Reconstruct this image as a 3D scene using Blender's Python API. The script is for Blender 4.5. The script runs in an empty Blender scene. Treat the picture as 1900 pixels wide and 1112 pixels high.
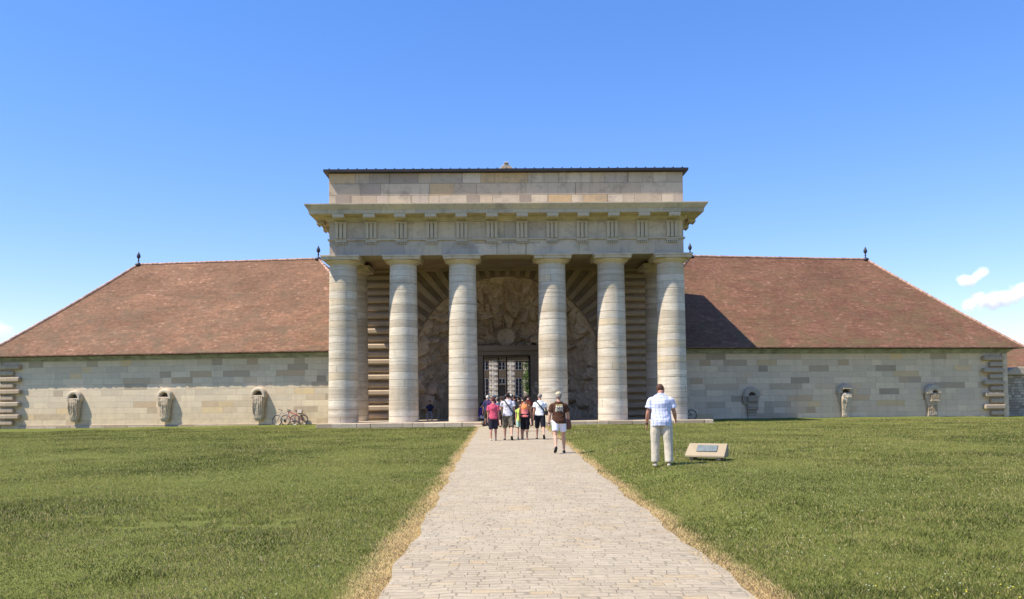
import bpy, bmesh, math, random
import numpy as np
from mathutils import Vector, Matrix, noise as mnoise
R=math.radians
random.seed(7)
sc=bpy.context.scene; COL=sc.collection

# ------------------------------------------------------------------ helpers
def tag(o,label=None,cat=None,group=None,kind=None):
    if label:o['label']=label
    if cat:o['category']=cat
    if group:o['group']=group
    if kind:o['kind']=kind
    return o
def empty(name,loc=(0,0,0),rz=0,scale=1):
    o=bpy.data.objects.new(name,None);COL.objects.link(o);o.location=loc;o.rotation_euler=(0,0,rz);o.scale=(scale,)*3
    o.empty_display_size=.2
    return o
class MB:
    def __init__(s):s.v=[];s.f=[];s.m=[]
    def add(s,vs,fs,mi=0):
        b=len(s.v);s.v+=[tuple(v) for v in vs];s.f+=[tuple(i+b for i in f) for f in fs];s.m+=[mi]*len(fs);return s
    def box(s,x0,x1,y0,y1,z0,z1,mi=0):
        x0,x1=min(x0,x1),max(x0,x1)
        v=[(x,y,z) for z in(z0,z1) for y in(y0,y1) for x in(x0,x1)]
        return s.add(v,[(0,2,3,1),(4,5,7,6),(0,1,5,4),(2,6,7,3),(0,4,6,2),(1,3,7,5)],mi)
    def prism(s,poly,y0,y1,mi=0):          # polygon in XZ (ccw seen from -Y), extruded in Y
        n=len(poly);v=[(x,y0,z) for x,z in poly]+[(x,y1,z) for x,z in poly]
        f=[tuple(range(n)),tuple(reversed(range(n,2*n)))]+[(i,i+n,(i+1)%n+n,(i+1)%n) for i in range(n)]
        return s.add(v,f,mi)
    def lathe(s,prof,n=40,c=(0,0,0),mi=0,ax='z'):
        v=[];k=len(prof)
        for r,h in prof:
            for i in range(n):
                a=2*math.pi*i/n
                if ax=='z':v.append((c[0]+r*math.cos(a),c[1]+r*math.sin(a),c[2]+h))
                else:v.append((c[0]+r*math.cos(a),c[1]+h,c[2]+r*math.sin(a)))
        f=[]
        for j in range(k-1):
            for i in range(n):
                q=(j*n+i,j*n+(i+1)%n,(j+1)*n+(i+1)%n,(j+1)*n+i)
                f.append(q if ax=='z' else q[::-1])
        a=tuple(range(n));b=tuple(range((k-1)*n,k*n))
        f+=[a[::-1],b] if ax=='z' else [a,b[::-1]]
        return s.add(v,f,mi)
    def loft(s,rings,n=12,side=Vector((1,0,0)),mi=0):   # rings: (centre, rx, ry)
        cs=[Vector(r[0]) for r in rings];v=[];k=len(rings)
        for j,(c,rx,ry) in enumerate(rings):
            t=(cs[min(j+1,k-1)]-cs[max(j-1,0)]).normalized()
            a=(side-t*side.dot(t))
            a=a.normalized() if a.length>1e-3 else t.orthogonal().normalized()
            b=t.cross(a)
            for i in range(n):
                w=2*math.pi*i/n;v.append(Vector(c)+a*rx*math.cos(w)+b*ry*math.sin(w))
        f=[(j*n+i,j*n+(i+1)%n,(j+1)*n+(i+1)%n,(j+1)*n+i) for j in range(k-1) for i in range(n)]
        f+=[tuple(range(n))[::-1],tuple(range((k-1)*n,k*n))]
        return s.add(v,f,mi)
    def tube(s,pts,r,n=8,mi=0,closed=False):
        if closed:pts=list(pts)+[pts[0]]
        return s.loft([(p,r,r) for p in pts],n,Vector((.12,.33,.94)),mi)
    def ell(s,c,rx,ry,rz,rot=None,n=14,m=9,mi=0):
        v=[];c=Vector(c);M=rot or Matrix.Identity(3)
        v.append(c+M@Vector((0,0,-rz)))
        for j in range(1,m):
            p=-math.pi/2+math.pi*j/m
            for i in range(n):
                a=2*math.pi*i/n;v.append(c+M@Vector((rx*math.cos(p)*math.cos(a),ry*math.cos(p)*math.sin(a),rz*math.sin(p))))
        v.append(c+M@Vector((0,0,rz)));L=len(v)-1
        f=[(0,1+(i+1)%n,1+i) for i in range(n)]
        f+=[(1+j*n+i,1+j*n+(i+1)%n,1+(j+1)*n+(i+1)%n,1+(j+1)*n+i) for j in range(m-2) for i in range(n)]
        f+=[(1+(m-2)*n+i,1+(m-2)*n+(i+1)%n,L) for i in range(n)]
        return s.add(v,f,mi)
    def build(s,name,mats,parent=None,bevel=0,seg=1,smooth=False,link=True):
        me=bpy.data.meshes.new(name);me.from_pydata(s.v,[],s.f)
        for m in (mats if isinstance(mats,(list,tuple)) else [mats]):me.materials.append(m)
        if any(s.m):me.polygons.foreach_set('material_index',s.m)
        if smooth:me.shade_smooth()
        o=bpy.data.objects.new(name,me);COL.objects.link(o)
        if parent:o.parent=parent
        if bevel:
            b=o.modifiers.new('b','BEVEL');b.width=bevel;b.segments=seg;b.limit_method='ANGLE';b.angle_limit=R(40)
        return o
def copy_tree(o,parent=None):
    c=o.copy();COL.objects.link(c)
    if parent:c.parent=parent
    for ch in list(o.children):copy_tree(ch,c)
    return c

# ------------------------------------------------------------------ node materials
def g_add(g,a,b):
    return a+b if isinstance(a,(int,float)) else g.m('ADD',a,b)
class G:
    def __init__(s,name,rough=.9,spec=.2):
        s.mat=bpy.data.materials.new(name);s.mat.use_nodes=True;s.t=s.mat.node_tree;s.N=s.t.nodes
        s.p=s.N['Principled BSDF'];s.p.inputs['Roughness'].default_value=rough;s.p.inputs['Specular IOR Level'].default_value=spec
        s.obj=s.new('ShaderNodeTexCoord').outputs['Object']
    def new(s,t,**k):
        n=s.N.new(t)
        for a,b in k.items():setattr(n,a,b)
        return n
    def put(s,sock,v):
        if v is None:return
        if isinstance(v,bpy.types.NodeSocket):s.t.links.new(v,sock)
        else:
            if isinstance(v,(tuple,list)) and len(v)==3 and sock.type=='RGBA':v=(*v,1)
            sock.default_value=v
    def m(s,op,a,b=None,c=None,clamp=False):
        n=s.new('ShaderNodeMath',operation=op,use_clamp=clamp)
        for i,x in enumerate((a,b,c)):s.put(n.inputs[i],x)
        return n.outputs[0]
    def vm(s,op,a,b=None):
        n=s.new('ShaderNodeVectorMath',operation=op);s.put(n.inputs[0],a);s.put(n.inputs[1],b)
        return n.outputs[0]
    def sep(s,v):
        n=s.new('ShaderNodeSeparateXYZ');s.put(n.inputs[0],v);return n.outputs
    def comb(s,x=0.,y=0.,z=0.):
        n=s.new('ShaderNodeCombineXYZ')
        for i,q in enumerate((x,y,z)):s.put(n.inputs[i],q)
        return n.outputs[0]
    def scale(s,v,sx,sy,sz):return s.vm('MULTIPLY',v,(sx,sy,sz))
    def noise(s,v,sc_=1.,det=4.,rough=.55,dist=0.):
        n=s.new('ShaderNodeTexNoise');s.put(n.inputs['Vector'],v);n.inputs['Scale'].default_value=sc_;n.inputs['Detail'].default_value=det
        n.inputs['Roughness'].default_value=rough;n.inputs['Distortion'].default_value=dist;return n.outputs['Fac']
    def wn(s,v):
        n=s.new('ShaderNodeTexWhiteNoise',noise_dimensions='3D');s.put(n.inputs['Vector'],v);return n.outputs['Value']
    def vor(s,v,sc_=1.,feat='F1',out='Distance'):
        n=s.new('ShaderNodeTexVoronoi',feature=feat);s.put(n.inputs['Vector'],v);n.inputs['Scale'].default_value=sc_;return n.outputs[out]
    def ramp(s,fac,stops,const=False):
        n=s.new('ShaderNodeValToRGB');cr=n.color_ramp
        if const:cr.interpolation='CONSTANT'
        while len(cr.elements)<len(stops):cr.elements.new(.5)
        for e,(p,c) in zip(cr.elements,stops):
            e.position=p;e.color=(*c,1) if len(c)==3 else c
        s.put(n.inputs[0],fac);return n.outputs[0]
    def rng(s,v,a,b,c,d):
        n=s.new('ShaderNodeMapRange');
        for i,x in enumerate((v,a,b,c,d)):s.put(n.inputs[i],x)
        return n.outputs[0]
    def mix(s,f,a,b,mode='MIX'):
        n=s.new('ShaderNodeMix',data_type='RGBA',blend_type=mode);s.put(n.inputs[0],f);s.put(n.inputs[6],a);s.put(n.inputs[7],b);return n.outputs[2]
    def bump(s,h,st=.5,dist=.02):
        n=s.new('ShaderNodeBump');n.inputs['Strength'].default_value=st;n.inputs['Distance'].default_value=dist;s.put(n.inputs['Height'],h)
        s.t.links.new(n.outputs[0],s.p.inputs['Normal'])
    def col(s,c):s.put(s.p.inputs['Base Color'],c)
    def cells(s,u,z,rowh,ln,seed=0.):
        """irregular coursed blocks: returns (random value, second random, joint distance)"""
        zz=s.m('DIVIDE',z,rowh);row=s.m('FLOOR',zz);fz=s.m('FRACT',zz)
        r1=s.wn(s.comb(row,seed,3.1));w=s.m('MULTIPLY_ADD',r1,ln*.7,ln*.65)
        xx=s.m('ADD',s.m('DIVIDE',u,w),s.m('MULTIPLY',r1,37.))
        # warp lengths inside the course
        xx=s.m('ADD',xx,s.m('MULTIPLY',s.m('SINE',s.m('MULTIPLY',xx,2.3)),.28))
        cx=s.m('FLOOR',xx);fx=s.m('FRACT',xx)
        v=s.comb(cx,row,g_add(s,seed,.5));ra=s.wn(v);rb=s.wn(s.comb(cx,row,g_add(s,seed,9.5)))
        dx=s.m('MULTIPLY',s.m('MINIMUM',fx,s.m('SUBTRACT',1.,fx)),w)
        dz=s.m('MULTIPLY',s.m('MINIMUM',fz,s.m('SUBTRACT',1.,fz)),rowh)
        return ra,rb,s.m('MINIMUM',dx,dz)
def simple(name,c,rough=.7,spec=.3,metal=0,var=0,sc_=8.):
    g=G(name,rough,spec);g.p.inputs['Metallic'].default_value=metal
    if var:
        n=g.noise(g.obj,sc_,5.)
        g.col(g.mix(g.rng(n,.3,.7,0.,1.),tuple(x*(1-var) for x in c),tuple(min(1,x*(1+var)) for x in c)))
    else:g.col(c)
    return g.mat
STONE=(.50,.465,.385)
def stone_blocks(name,rowh,ln,seed,ramp,joint=.014,dark=.5,bump=.35,angular=False,weather=None,stain=.25,tint=(1.08,.99,.915)):
    g=G(name,.92,.15);x,y,z=g.sep(g.obj)[:3]
    if angular:
        rnd=g.m('MULTIPLY',g.new('ShaderNodeObjectInfo').outputs['Random'],97.);seed=rnd
        g.obj=g.vm('ADD',g.obj,g.comb(0.,0.,g.m('MULTIPLY',rnd,.0)))
        u=g.m('MULTIPLY',g.m('ARCTAN2',y,x),.85)
        z2=g.m('ADD',z,g.m('MULTIPLY',g.noise(g.comb(0.,0.,z),.9,1.),.5))
    else:u=g.m('ADD',x,y);z2=z
    ra,rb,d=g.cells(u,z2,rowh,ln,seed)
    c=g.ramp(ra,ramp,True)
    c=g.mix(1.,c,g.ramp(rb,[(0,(.9,.9,.9)),(1,(1.1,1.09,1.06))]),'MULTIPLY')
    if angular:g.obj=g.vm('ADD',g.obj,g.comb(rnd,0.,0.))
    n1=g.noise(g.scale(g.obj,1,1,2.2),2.2,8.,.65)
    n2=g.noise(g.scale(g.obj,.35,.35,.5),1.,4.)
    n3=g.noise(g.scale(g.obj,1.2,1.2,7.),4.,6.,.7)
    c=g.mix(g.rng(n1,.35,.75,0.,stain),c,(.30,.26,.20))
    c=g.mix(g.rng(n2,.45,.7,0.,.3),c,(.44,.42,.37))
    c=g.mix(g.rng(n3,.56,.68,0.,.35),c,(.27,.235,.185))
    if angular:
        st_=g.noise(g.scale(g.obj,.5,.5,11.),1.6,6.,.7);c=g.mix(g.rng(st_,.5,.66,0.,.5),c,(.40,.355,.28))
        bl=g.noise(g.scale(g.obj,.7,.7,1.3),.8,5.,.65);c=g.mix(g.rng(bl,.5,.68,0.,.5),c,(.47,.405,.315))
        bd=g.noise(g.comb(g.m('MULTIPLY',n1,.4),rnd,z),1.5,3.,.6);c=g.mix(g.rng(bd,.5,.62,0.,.75),c,(.40,.345,.265))
    sk=g.noise(g.scale(g.obj,2.2,2.2,.22),1.,5.,.65);c=g.mix(g.rng(sk,.52,.72,0.,.28),c,(.30,.27,.22))
    if weather=='soot':
        so1=g.noise(g.scale(g.obj,.9,.9,1.3),1.1,7.,.68);c=g.mix(g.rng(so1,.52,.66,0.,.55),c,(.25,.225,.185))
        so2=g.noise(g.scale(g.obj,5.,5.,.5),1.,5.,.6);c=g.mix(g.rng(so2,.56,.7,0.,.4),c,(.27,.24,.20))
    if weather=='low' and not angular:      # yellow, eroded base courses
        f=g.m('MULTIPLY',g.rng(g.m('ADD',z,g.m('MULTIPLY',n1,1.2)),1.,2.3,1.,0.),.45)
        c=g.mix(f,c,g.mix(g.rng(g.noise(g.obj,3.,5.),.4,.6,0.,1.),(.58,.49,.32),(.46,.38,.27)))
    jm=g.rng(d,0.,joint,1.,0.)
    c=g.mix(g.m('MULTIPLY',jm,dark),c,(.16,.14,.11))
    c=g.mix(1.,c,tint,'MULTIPLY')
    g.col(c)
    h=g.m('ADD',g.m('MULTIPLY',g.m('SUBTRACT',1.,jm),.6),g.m('ADD',g.m('MULTIPLY',n1,.5),g.m('MULTIPLY',g.noise(g.obj,18.,6.,.7),.35)))
    g.bump(h,bump,.05)
    return g.mat
RW=[(0,(.57,.525,.445)),(.30,(.55,.51,.435)),(.46,(.60,.55,.46)),(.62,(.535,.495,.425)),(.76,(.53,.465,.375)),(.84,(.39,.345,.285)),(.89,(.55,.46,.31)),(.93,(.33,.295,.25)),(.965,(.46,.37,.28))]
RC=[(0,(.66,.61,.52)),(.3,(.69,.64,.56)),(.5,(.63,.575,.485)),(.66,(.70,.66,.58)),(.88,(.54,.485,.40)),(.96,(.62,.53,.39))]
RA=[(0,(.54,.485,.39)),(.25,(.50,.435,.34)),(.42,(.46,.415,.36)),(.6,(.58,.52,.42)),(.78,(.52,.40,.24)),(.87,(.34,.30,.26)),(.93,(.60,.55,.46))]
RG=[(0,(.46,.40,.32)),(.4,(.51,.45,.365)),(.7,(.41,.36,.285)),(.9,(.52,.43,.31))]
M={}
M['wallL']=stone_blocks('wing_ashlar',.405,1.15,11.,RW,weather='low',tint=(1.20,1.08,.92),dark=.4)
M['wallR']=stone_blocks('wing_ashlar_grey',.405,1.15,23.,RW,weather=None,tint=(1.25,1.055,.86),dark=.4)
M['col']=stone_blocks('column_drums',.43,6.,3.,RC,joint=.022,dark=.6,bump=.5,angular=True,weather='low',stain=.38,tint=(1.04,.995,.94))
M['archi']=stone_blocks('architrave_stone',.9061,2.6,15.,[(0,(.54,.485,.39)),(.3,(.50,.445,.36)),(.5,(.43,.395,.345)),(.65,(.56,.505,.41)),(.85,(.46,.43,.37))],joint=.018,dark=.6,bump=.3,weather='soot')
M['attic']=stone_blocks('attic_ashlar',.71,1.5,5.,RA,joint=.026,dark=.8,weather='soot')
M['frieze']=stone_blocks('frieze_stone',1.0942,1.75,6.,RA[:4]+[(.8,(.52,.48,.40))],joint=.016,dark=.5,bump=.3,weather='soot')
M['trim']=stone_blocks('moulded_stone',7.,2.3,8.,[(0,(.50,.46,.37)),(.4,(.44,.41,.33)),(.7,(.52,.47,.36))],joint=.014,dark=.4,bump=.3,weather='soot')
M['rust']=stone_blocks('rusticated_stone',9.,1.6,9.,RG,joint=.012,dark=.5,bump=.5)
M['inner']=stone_blocks('inner_stone_shaded',9.,1.6,9.,[(0,(.29,.235,.17)),(.4,(.33,.27,.20)),(.7,(.25,.20,.145))],joint=.012,dark=.5,bump=.5)  # same stone as outside, its colour darkened for shade deep in the portico
M['carved']=stone_blocks('carved_stone',9.,9.,4.,[(0,(.54,.50,.41)),(.5,(.50,.46,.38))],joint=.002,dark=.1,bump=.5,stain=.4)
M['stylo']=stone_blocks('step_stone',9.,1.5,2.,[(0,(.46,.40,.32)),(.4,(.34,.29,.22)),(.7,(.50,.45,.37))],joint=.03,dark=.7,bump=.8,stain=.5)
M['house']=stone_blocks('house_ashlar',.5,1.4,31.,[(0,(.44,.36,.23)),(.5,(.40,.33,.21)),(.8,(.37,.30,.20))],joint=.03)
M['rubble']=stone_blocks('rubble_wall',.2,.32,41.,[(0,(.44,.39,.31)),(.4,(.33,.28,.22)),(.7,(.5,.45,.36)),(.9,(.27,.24,.2))],joint=.03,dark=.6,bump=1.)
M['urnold']=stone_blocks('weathered_carving',9.,9.,4.,[(0,(.50,.45,.37)),(.5,(.46,.41,.335))],joint=.002,dark=.1,bump=.5,stain=.5)
M['urnbrown']=stone_blocks('brown_carving',.41,9.,4.,[(0,(.33,.265,.18)),(.5,(.42,.37,.30)),(.8,(.28,.23,.16))],joint=.03,dark=.6,bump=.6,stain=.5)
M['urnwet']=stone_blocks('stained_carving',9.,9.,4.,[(0,(.47,.415,.32)),(.5,(.43,.375,.28))],joint=.002,dark=.1,bump=.6,stain=.6)
M['quoin']=stone_blocks('quoin_stone',9.,1.6,9.,[(0,(.42,.355,.27)),(.4,(.37,.31,.235)),(.7,(.46,.385,.27))],joint=.012,dark=.5,bump=.6,stain=.5)
def rock_mat():
    g=G('grotto_rock',.95,.1)
    n=g.noise(g.obj,1.3,8.,.65);n2=g.noise(g.obj,7.,6.,.7)
    c=g.ramp(n,[(.25,(.33,.24,.155)),(.5,(.54,.415,.29)),(.75,(.63,.50,.36))])
    c=g.mix(g.rng(n2,.5,.75,0.,.5),c,(.14,.11,.08))
    g.col(c);g.bump(n2,.6,.06);return g.mat
M['rock']=rock_mat()
M['mouth']=simple('mouth_shade_stone',(.10,.08,.06),.95,.1,0,.3)  # dark colour paints in the shade inside the hollow urn mouths
def tile_mat(name,seed,c0,c1,c2,moss,mossf):
    g=G(name,.88,.15)
    # local frame: roof objects keep x along the eave, z up
    x,y,z=g.sep(g.obj)[:3];u=g.m('ADD',x,g.m('MULTIPLY',y,.13))
    zz=g.m('ADD',z,g.m('MULTIPLY',g.noise(g.scale(g.obj,.5,.5,.5),1.,2.),.12))
    ra,rb,d=g.cells(u,zz,.085,.19,seed)
    ra2,rb2,d2=g.cells(u,zz,.17,.9,seed+4)
    c=g.ramp(ra,[(0,tuple(q*.95 for q in c2)),(.35,c1),(.75,c2),(.975,tuple(min(1,q*1.25+.03) for q in c1))],True)
    c=g.mix(1.,c,g.ramp(rb2,[(0,(.88,.88,.88)),(.8,(1.05,1.05,1.05)),(1,(1.12,1.1,1.08))]),'MULTIPLY')
    big=g.noise(g.scale(g.obj,.22,.3,.35),1.,4.,.6)
    c=g.mix(g.rng(big,.40,.66,0.,.55),c,tuple(q*.60 for q in c0))
    gr_=g.noise(g.scale(g.obj,1.,1.,1.6),3.2,6.,.75);c=g.mix(1.,c,g.ramp(gr_,[(.3,(.72,.72,.72)),(.5,(1,1,1)),(.7,(1.32,1.28,1.22))]),'MULTIPLY')
    ms=g.m('MULTIPLY',g.rng(g.noise(g.scale(g.obj,.5,.5,.8),1.3,7.,.7),.45,.68,0.,mossf),g.rng(z,5.,12.,1.2,.35))
    c=g.mix(ms,c,moss)
    ln=g.rng(g.noise(g.scale(g.obj,.9,.5,14.),1.,4.,.7),.55,.7,0.,.3)
    c=g.mix(ln,c,(.36,.22,.13))
    lich=g.rng(g.noise(g.obj,8.,3.,.5),.69,.74,0.,.55)
    c=g.mix(lich,c,(.40,.34,.27))
    low=g.rng(g.noise(g.scale(g.obj,.8,.4,13.),1.3,4.,.7),.54,.68,0.,.4)
    c=g.mix(low,c,(.10,.06,.045))
    g.col(c)
    fz=g.m('FRACT',g.m('DIVIDE',zz,.085))
    g.bump(g.m('ADD',g.m('MULTIPLY',fz,-.5),g.m('ADD',g.m('MULTIPLY',rb,.5),g.m('MULTIPLY',rb2,.35))),.3,.02)
    return g.mat
M['tileL']=tile_mat('clay_tiles',1.,(.165,.088,.053),(.235,.127,.078),(.20,.109,.066),(.12,.092,.058),.75)
M['tileR']=tile_mat('clay_tiles_mossy',2.,(.138,.067,.042),(.19,.094,.060),(.165,.082,.052),(.12,.085,.044),.95)
M['ridge']=simple('ridge_tile',(.42,.26,.19),.85,.2,0,.35,3.)
M['lead']=simple('dark_metal',(.035,.032,.045),.5,.4,0,.3)
M['zinc']=simple('roof_zinc',(.022,.018,.020),.55,.4,0,.3,2.)
M['iron']=simple('wrought_iron',(.02,.02,.022),.5,.4)
M['bronze']=simple('bronze_plaque',(.16,.19,.19),.45,.5,.4,.35,12.)
M['black']=simple('black_fabric',(.02,.02,.022),.8,.2)
M['glass']=simple('dark_glass',(.02,.022,.026),.12,.6)
M['whitepaint']=simple('white_paint',(.75,.75,.74),.5,.3)
M['bark']=simple('bark',(.16,.12,.08),.95,.1,0,.4)
def skin_mat(n,c):
    g=G(n,.6,.35);k=g.noise(g.obj,9.,3.);g.col(g.mix(g.rng(k,.3,.7,0.,1.),c,tuple(q*.82 for q in c)));return g.mat
M['skin']=skin_mat('skin_light',(.56,.32,.22));M['skintan']=skin_mat('skin_tanned',(.40,.20,.125));M['skinpale']=skin_mat('skin_pale',(.66,.44,.33));M['skinred']=skin_mat('skin_flushed',(.52,.25,.17))
def hair(n,c):
    g=G(n,.75,.3);k=g.noise(g.scale(g.obj,40,40,12),1.,4.);g.col(g.mix(g.rng(k,.35,.65,0.,1.),tuple(q*.6 for q in c),tuple(min(1,q*1.4) for q in c)));g.bump(k,.6,.01);return g.mat
M['hdark']=hair('hair_dark',(.022,.014,.012));M['hbrown']=hair('hair_brown',(.075,.035,.02));M['hgrey']=hair('hair_grey',(.25,.22,.2));M['hwhite']=hair('hair_white',(.6,.57,.52));M['hred']=hair('hair_auburn',(.09,.025,.02))
def cloth(n,c,var=.18):
    g=G(n,.9,.1);k=g.noise(g.scale(g.obj,1,1,.5),7.,5.,.6);g.col(g.mix(g.rng(k,.3,.7,0.,1.),tuple(q*(1-var) for q in c),c));g.bump(g.noise(g.scale(g.obj,1,1,.6),9.,4.),.5,.03);return g.mat
def plaid():
    g=G('plaid_shirt',.9,.1);x,y,z=g.sep(g.obj)[:3];u=g.m('ADD',x,g.m('MULTIPLY',y,.6))
    def ln(v,p,w):
        f=g.m('FRACT',g.m('DIVIDE',g.m('ADD',v,g.m('MULTIPLY',g.noise(g.obj,4.,2.),.03)),p));return g.rng(g.m('ABSOLUTE',g.m('SUBTRACT',f,.5)),w,w+.06,1.,0.)
    a=ln(u,.062,.055);b=ln(z,.066,.055);
    c=g.mix(g.m('MULTIPLY',g.m('MAXIMUM',a,b),.55),(.62,.65,.80),(.20,.22,.52))
    c=g.mix(g.m('MULTIPLY',g.m('MULTIPLY',a,b),.5),c,(.2,.2,.42))
    g.col(c);g.bump(g.noise(g.scale(g.obj,1,1,.5),8.,4.),.5,.03);return g.mat
M['plaid']=plaid()
def pattern(n,c0,c1,s_,lo,hi,dist=2.):
    g=G(n,.9,.1);k=g.noise(g.obj,s_,3.,.6,dist);g.col(g.mix(g.rng(k,lo,hi,0.,1.),c0,c1));g.bump(g.noise(g.scale(g.obj,1,1,.5),8.,4.),.4,.03);return g.mat
M['floral']=pattern('printed_tee',(.74,.72,.74),(.36,.34,.42),13.,.50,.56)
M['camo']=pattern('camouflage_cloth',(.25,.22,.16),(.10,.09,.065),9.,.46,.52)

# ------------------------------------------------------------------ camera, light, sky
cam=bpy.data.cameras.new('camera');co=bpy.data.objects.new('camera',cam);COL.objects.link(co);sc.camera=co
cam.sensor_width=36;cam.lens=1500/1900*36;cam.shift_y=116.5/1900;cam.clip_start=.1;cam.clip_end=6000
co.location=(0,0,1.65)
co.rotation_euler=(Matrix.Rotation(R(-.95),3,'Z')@Matrix.Rotation(R(92.5),3,'X')@Matrix.Rotation(-.01,3,'Z')).to_euler()
SD=Vector((-2.4,-1,4)).normalized()
sl=bpy.data.lights.new('sun','SUN');so=bpy.data.objects.new('sun',sl);COL.objects.link(so);sl.energy=5.;sl.angle=R(.53);sl.color=(1,.915,.77)
so.rotation_euler=SD.to_track_quat('Z','Y').to_euler();so.location=(-30,-20,60)
w=bpy.data.worlds.new('World');sc.world=w;w.use_nodes=True;wt=w.node_tree
sky=wt.nodes.new('ShaderNodeTexSky');sky.sky_type='NISHITA';sky.sun_disc=False
sky.sun_elevation=math.asin(SD.z);sky.sun_rotation=math.atan2(SD.x,SD.y)%(2*math.pi)
sky.air_density=1.1;sky.dust_density=.08;sky.ozone_density=2.6;sky.altitude=250
bg=wt.nodes['Background'];bg.inputs[1].default_value=.148
hs_=wt.nodes.new('ShaderNodeHueSaturation');hs_.inputs['Saturation'].default_value=1.3;wt.links.new(sky.outputs[0],hs_.inputs['Color']);tn_=wt.nodes.new('ShaderNodeMix');tn_.data_type='RGBA';tn_.blend_type='MULTIPLY';tn_.inputs[0].default_value=1.;tn_.inputs[7].default_value=(1.06,.90,1.,1);wt.links.new(hs_.outputs[0],tn_.inputs[6]);gm_=wt.nodes.new('ShaderNodeGamma');gm_.inputs[1].default_value=.8;wt.links.new(tn_.outputs[2],gm_.inputs[0]);t2_=wt.nodes.new('ShaderNodeMix');t2_.data_type='RGBA';t2_.blend_type='MULTIPLY';t2_.inputs[0].default_value=1.;t2_.inputs[7].default_value=(.99,1.10,1.36,1);wt.links.new(gm_.outputs[0],t2_.inputs[6]);wt.links.new(t2_.outputs[2],bg.inputs[0])
sc.view_settings.view_transform='Standard';sc.view_settings.look='None';sc.view_settings.exposure=.66;sc.view_settings.gamma=1
sc.cycles.volume_bounces=8;sc.cycles.max_bounces=10;sc.cycles.diffuse_bounces=7

# ------------------------------------------------------------------ ground, path
def sst(a,b,x):
    t=np.clip((x-a)/(b-a),0,1);return t*t*(3-2*t)
def gh(x,y):
    x=np.asarray(x,float);y=np.asarray(y,float)
    h=.21*sst(2.3,3.8,x)*sst(6,12,y)*(1-sst(21,46,y)*.62)
    h=h-.2*sst(-12,-34,x)*sst(25,52,y) if False else h-.18*sst(12,34,-x)*sst(25,52,y)
    h=h-.13*sst(24,38,x)*sst(25,52,y)
    h=h+.015*np.sin(x*1.3+y*.7)*sst(2.6,5,np.abs(x-.6))+.012*np.sin(x*.6-y*1.1+1)*sst(2.6,5,np.abs(x-.6))
    return h
PATHP=[(-30,-1.05,2.05),(6,-1.03,2.05),(8.2,-1.0,2.06),(12.5,-1.0,2.07),(18,-1.04,2.14),(23.5,-1.07,2.24),(28,-1.09,2.30),(36,-1.1,2.38),(46.2,-1.12,2.45)]
py_=np.array([p[0] for p in PATHP]);pl_=np.array([p[1] for p in PATHP]);pr_=np.array([p[2] for p in PATHP])
def grid_obj(name,xs,ys,zf,mat,kind='structure'):
    X,Y=np.meshgrid(xs,ys);Z=zf(X,Y);nx,ny=len(xs),len(ys)
    v=np.stack([X,Y,Z],-1).reshape(-1,3)
    f=[(j*nx+i,j*nx+i+1,(j+1)*nx+i+1,(j+1)*nx+i) for j in range(ny-1) for i in range(nx-1)]
    me=bpy.data.meshes.new(name);me.from_pydata(v.tolist(),[],f);me.shade_smooth();me.materials.append(mat)
    o=bpy.data.objects.new(name,me);COL.objects.link(o);o['kind']=kind;return o
def lawn_mat():
    g=G('lawn',.95,.05);x,y,z=g.sep(g.obj)[:3]
    n=g.noise(g.obj,.35,5.,.6);n2=g.noise(g.obj,5.,6.,.7);n3=g.noise(g.scale(g.obj,1,.35,1),26.,4.,.7);n4=g.noise(g.scale(g.obj,.5,1.,1),1.1,6.,.65)
    c=g.ramp(n3,[(.3,(.07,.082,.016)),(.5,(.135,.148,.034)),(.72,(.27,.26,.088))])
    c=g.mix(g.rng(n2,.35,.7,0.,.55),c,(.11,.135,.032))
    c=g.mix(g.rng(n4,.5,.75,0.,.4),c,(.20,.20,.07))
    c=g.mix(g.rng(n,.42,.7,0.,.4),c,(.17,.195,.05))
    c=g.mix(g.rng(g.noise(g.scale(g.obj,.6,1.3,1),.55,6.,.7),.66,.74,0.,.6),c,(.24,.19,.09))
    # straw strip beside the paving: distance to both path edges
    w=g.m('MULTIPLY',g.m('SUBTRACT',g.noise(g.obj,1.7,5.),.5),.55)
    dl=g.m('SUBTRACT',-1.02,x);dr=g.m('SUBTRACT',x,g.rng(y,12.,46.,2.04,2.45))
    d=g.m('ADD',g.m('MAXIMUM',dl,dr),w)
    c=g.mix(g.m('MULTIPLY',g.rng(d,.18,.40,1.,0.),.85),c,g.mix(n3,(.42,.29,.12),(.55,.42,.21)))
    far=g.rng(y,62.,64.,0.,1.)
    g.col(g.mix(far,c,(.30,.27,.2)));g.bump(g.m('ADD',n3,n2),.9,.05);return g.mat
xs=np.unique(np.concatenate([np.linspace(-12,12,121),np.linspace(-60,60,121),[-3000,-800,-300,-120,120,300,800,3000]]))
ys=np.unique(np.concatenate([np.linspace(2,24,89),np.linspace(-30,70,101),[-600,-150,120,200,500,1500,5000]]))
grid_obj('lawn',xs,ys,gh,lawn_mat())
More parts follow.
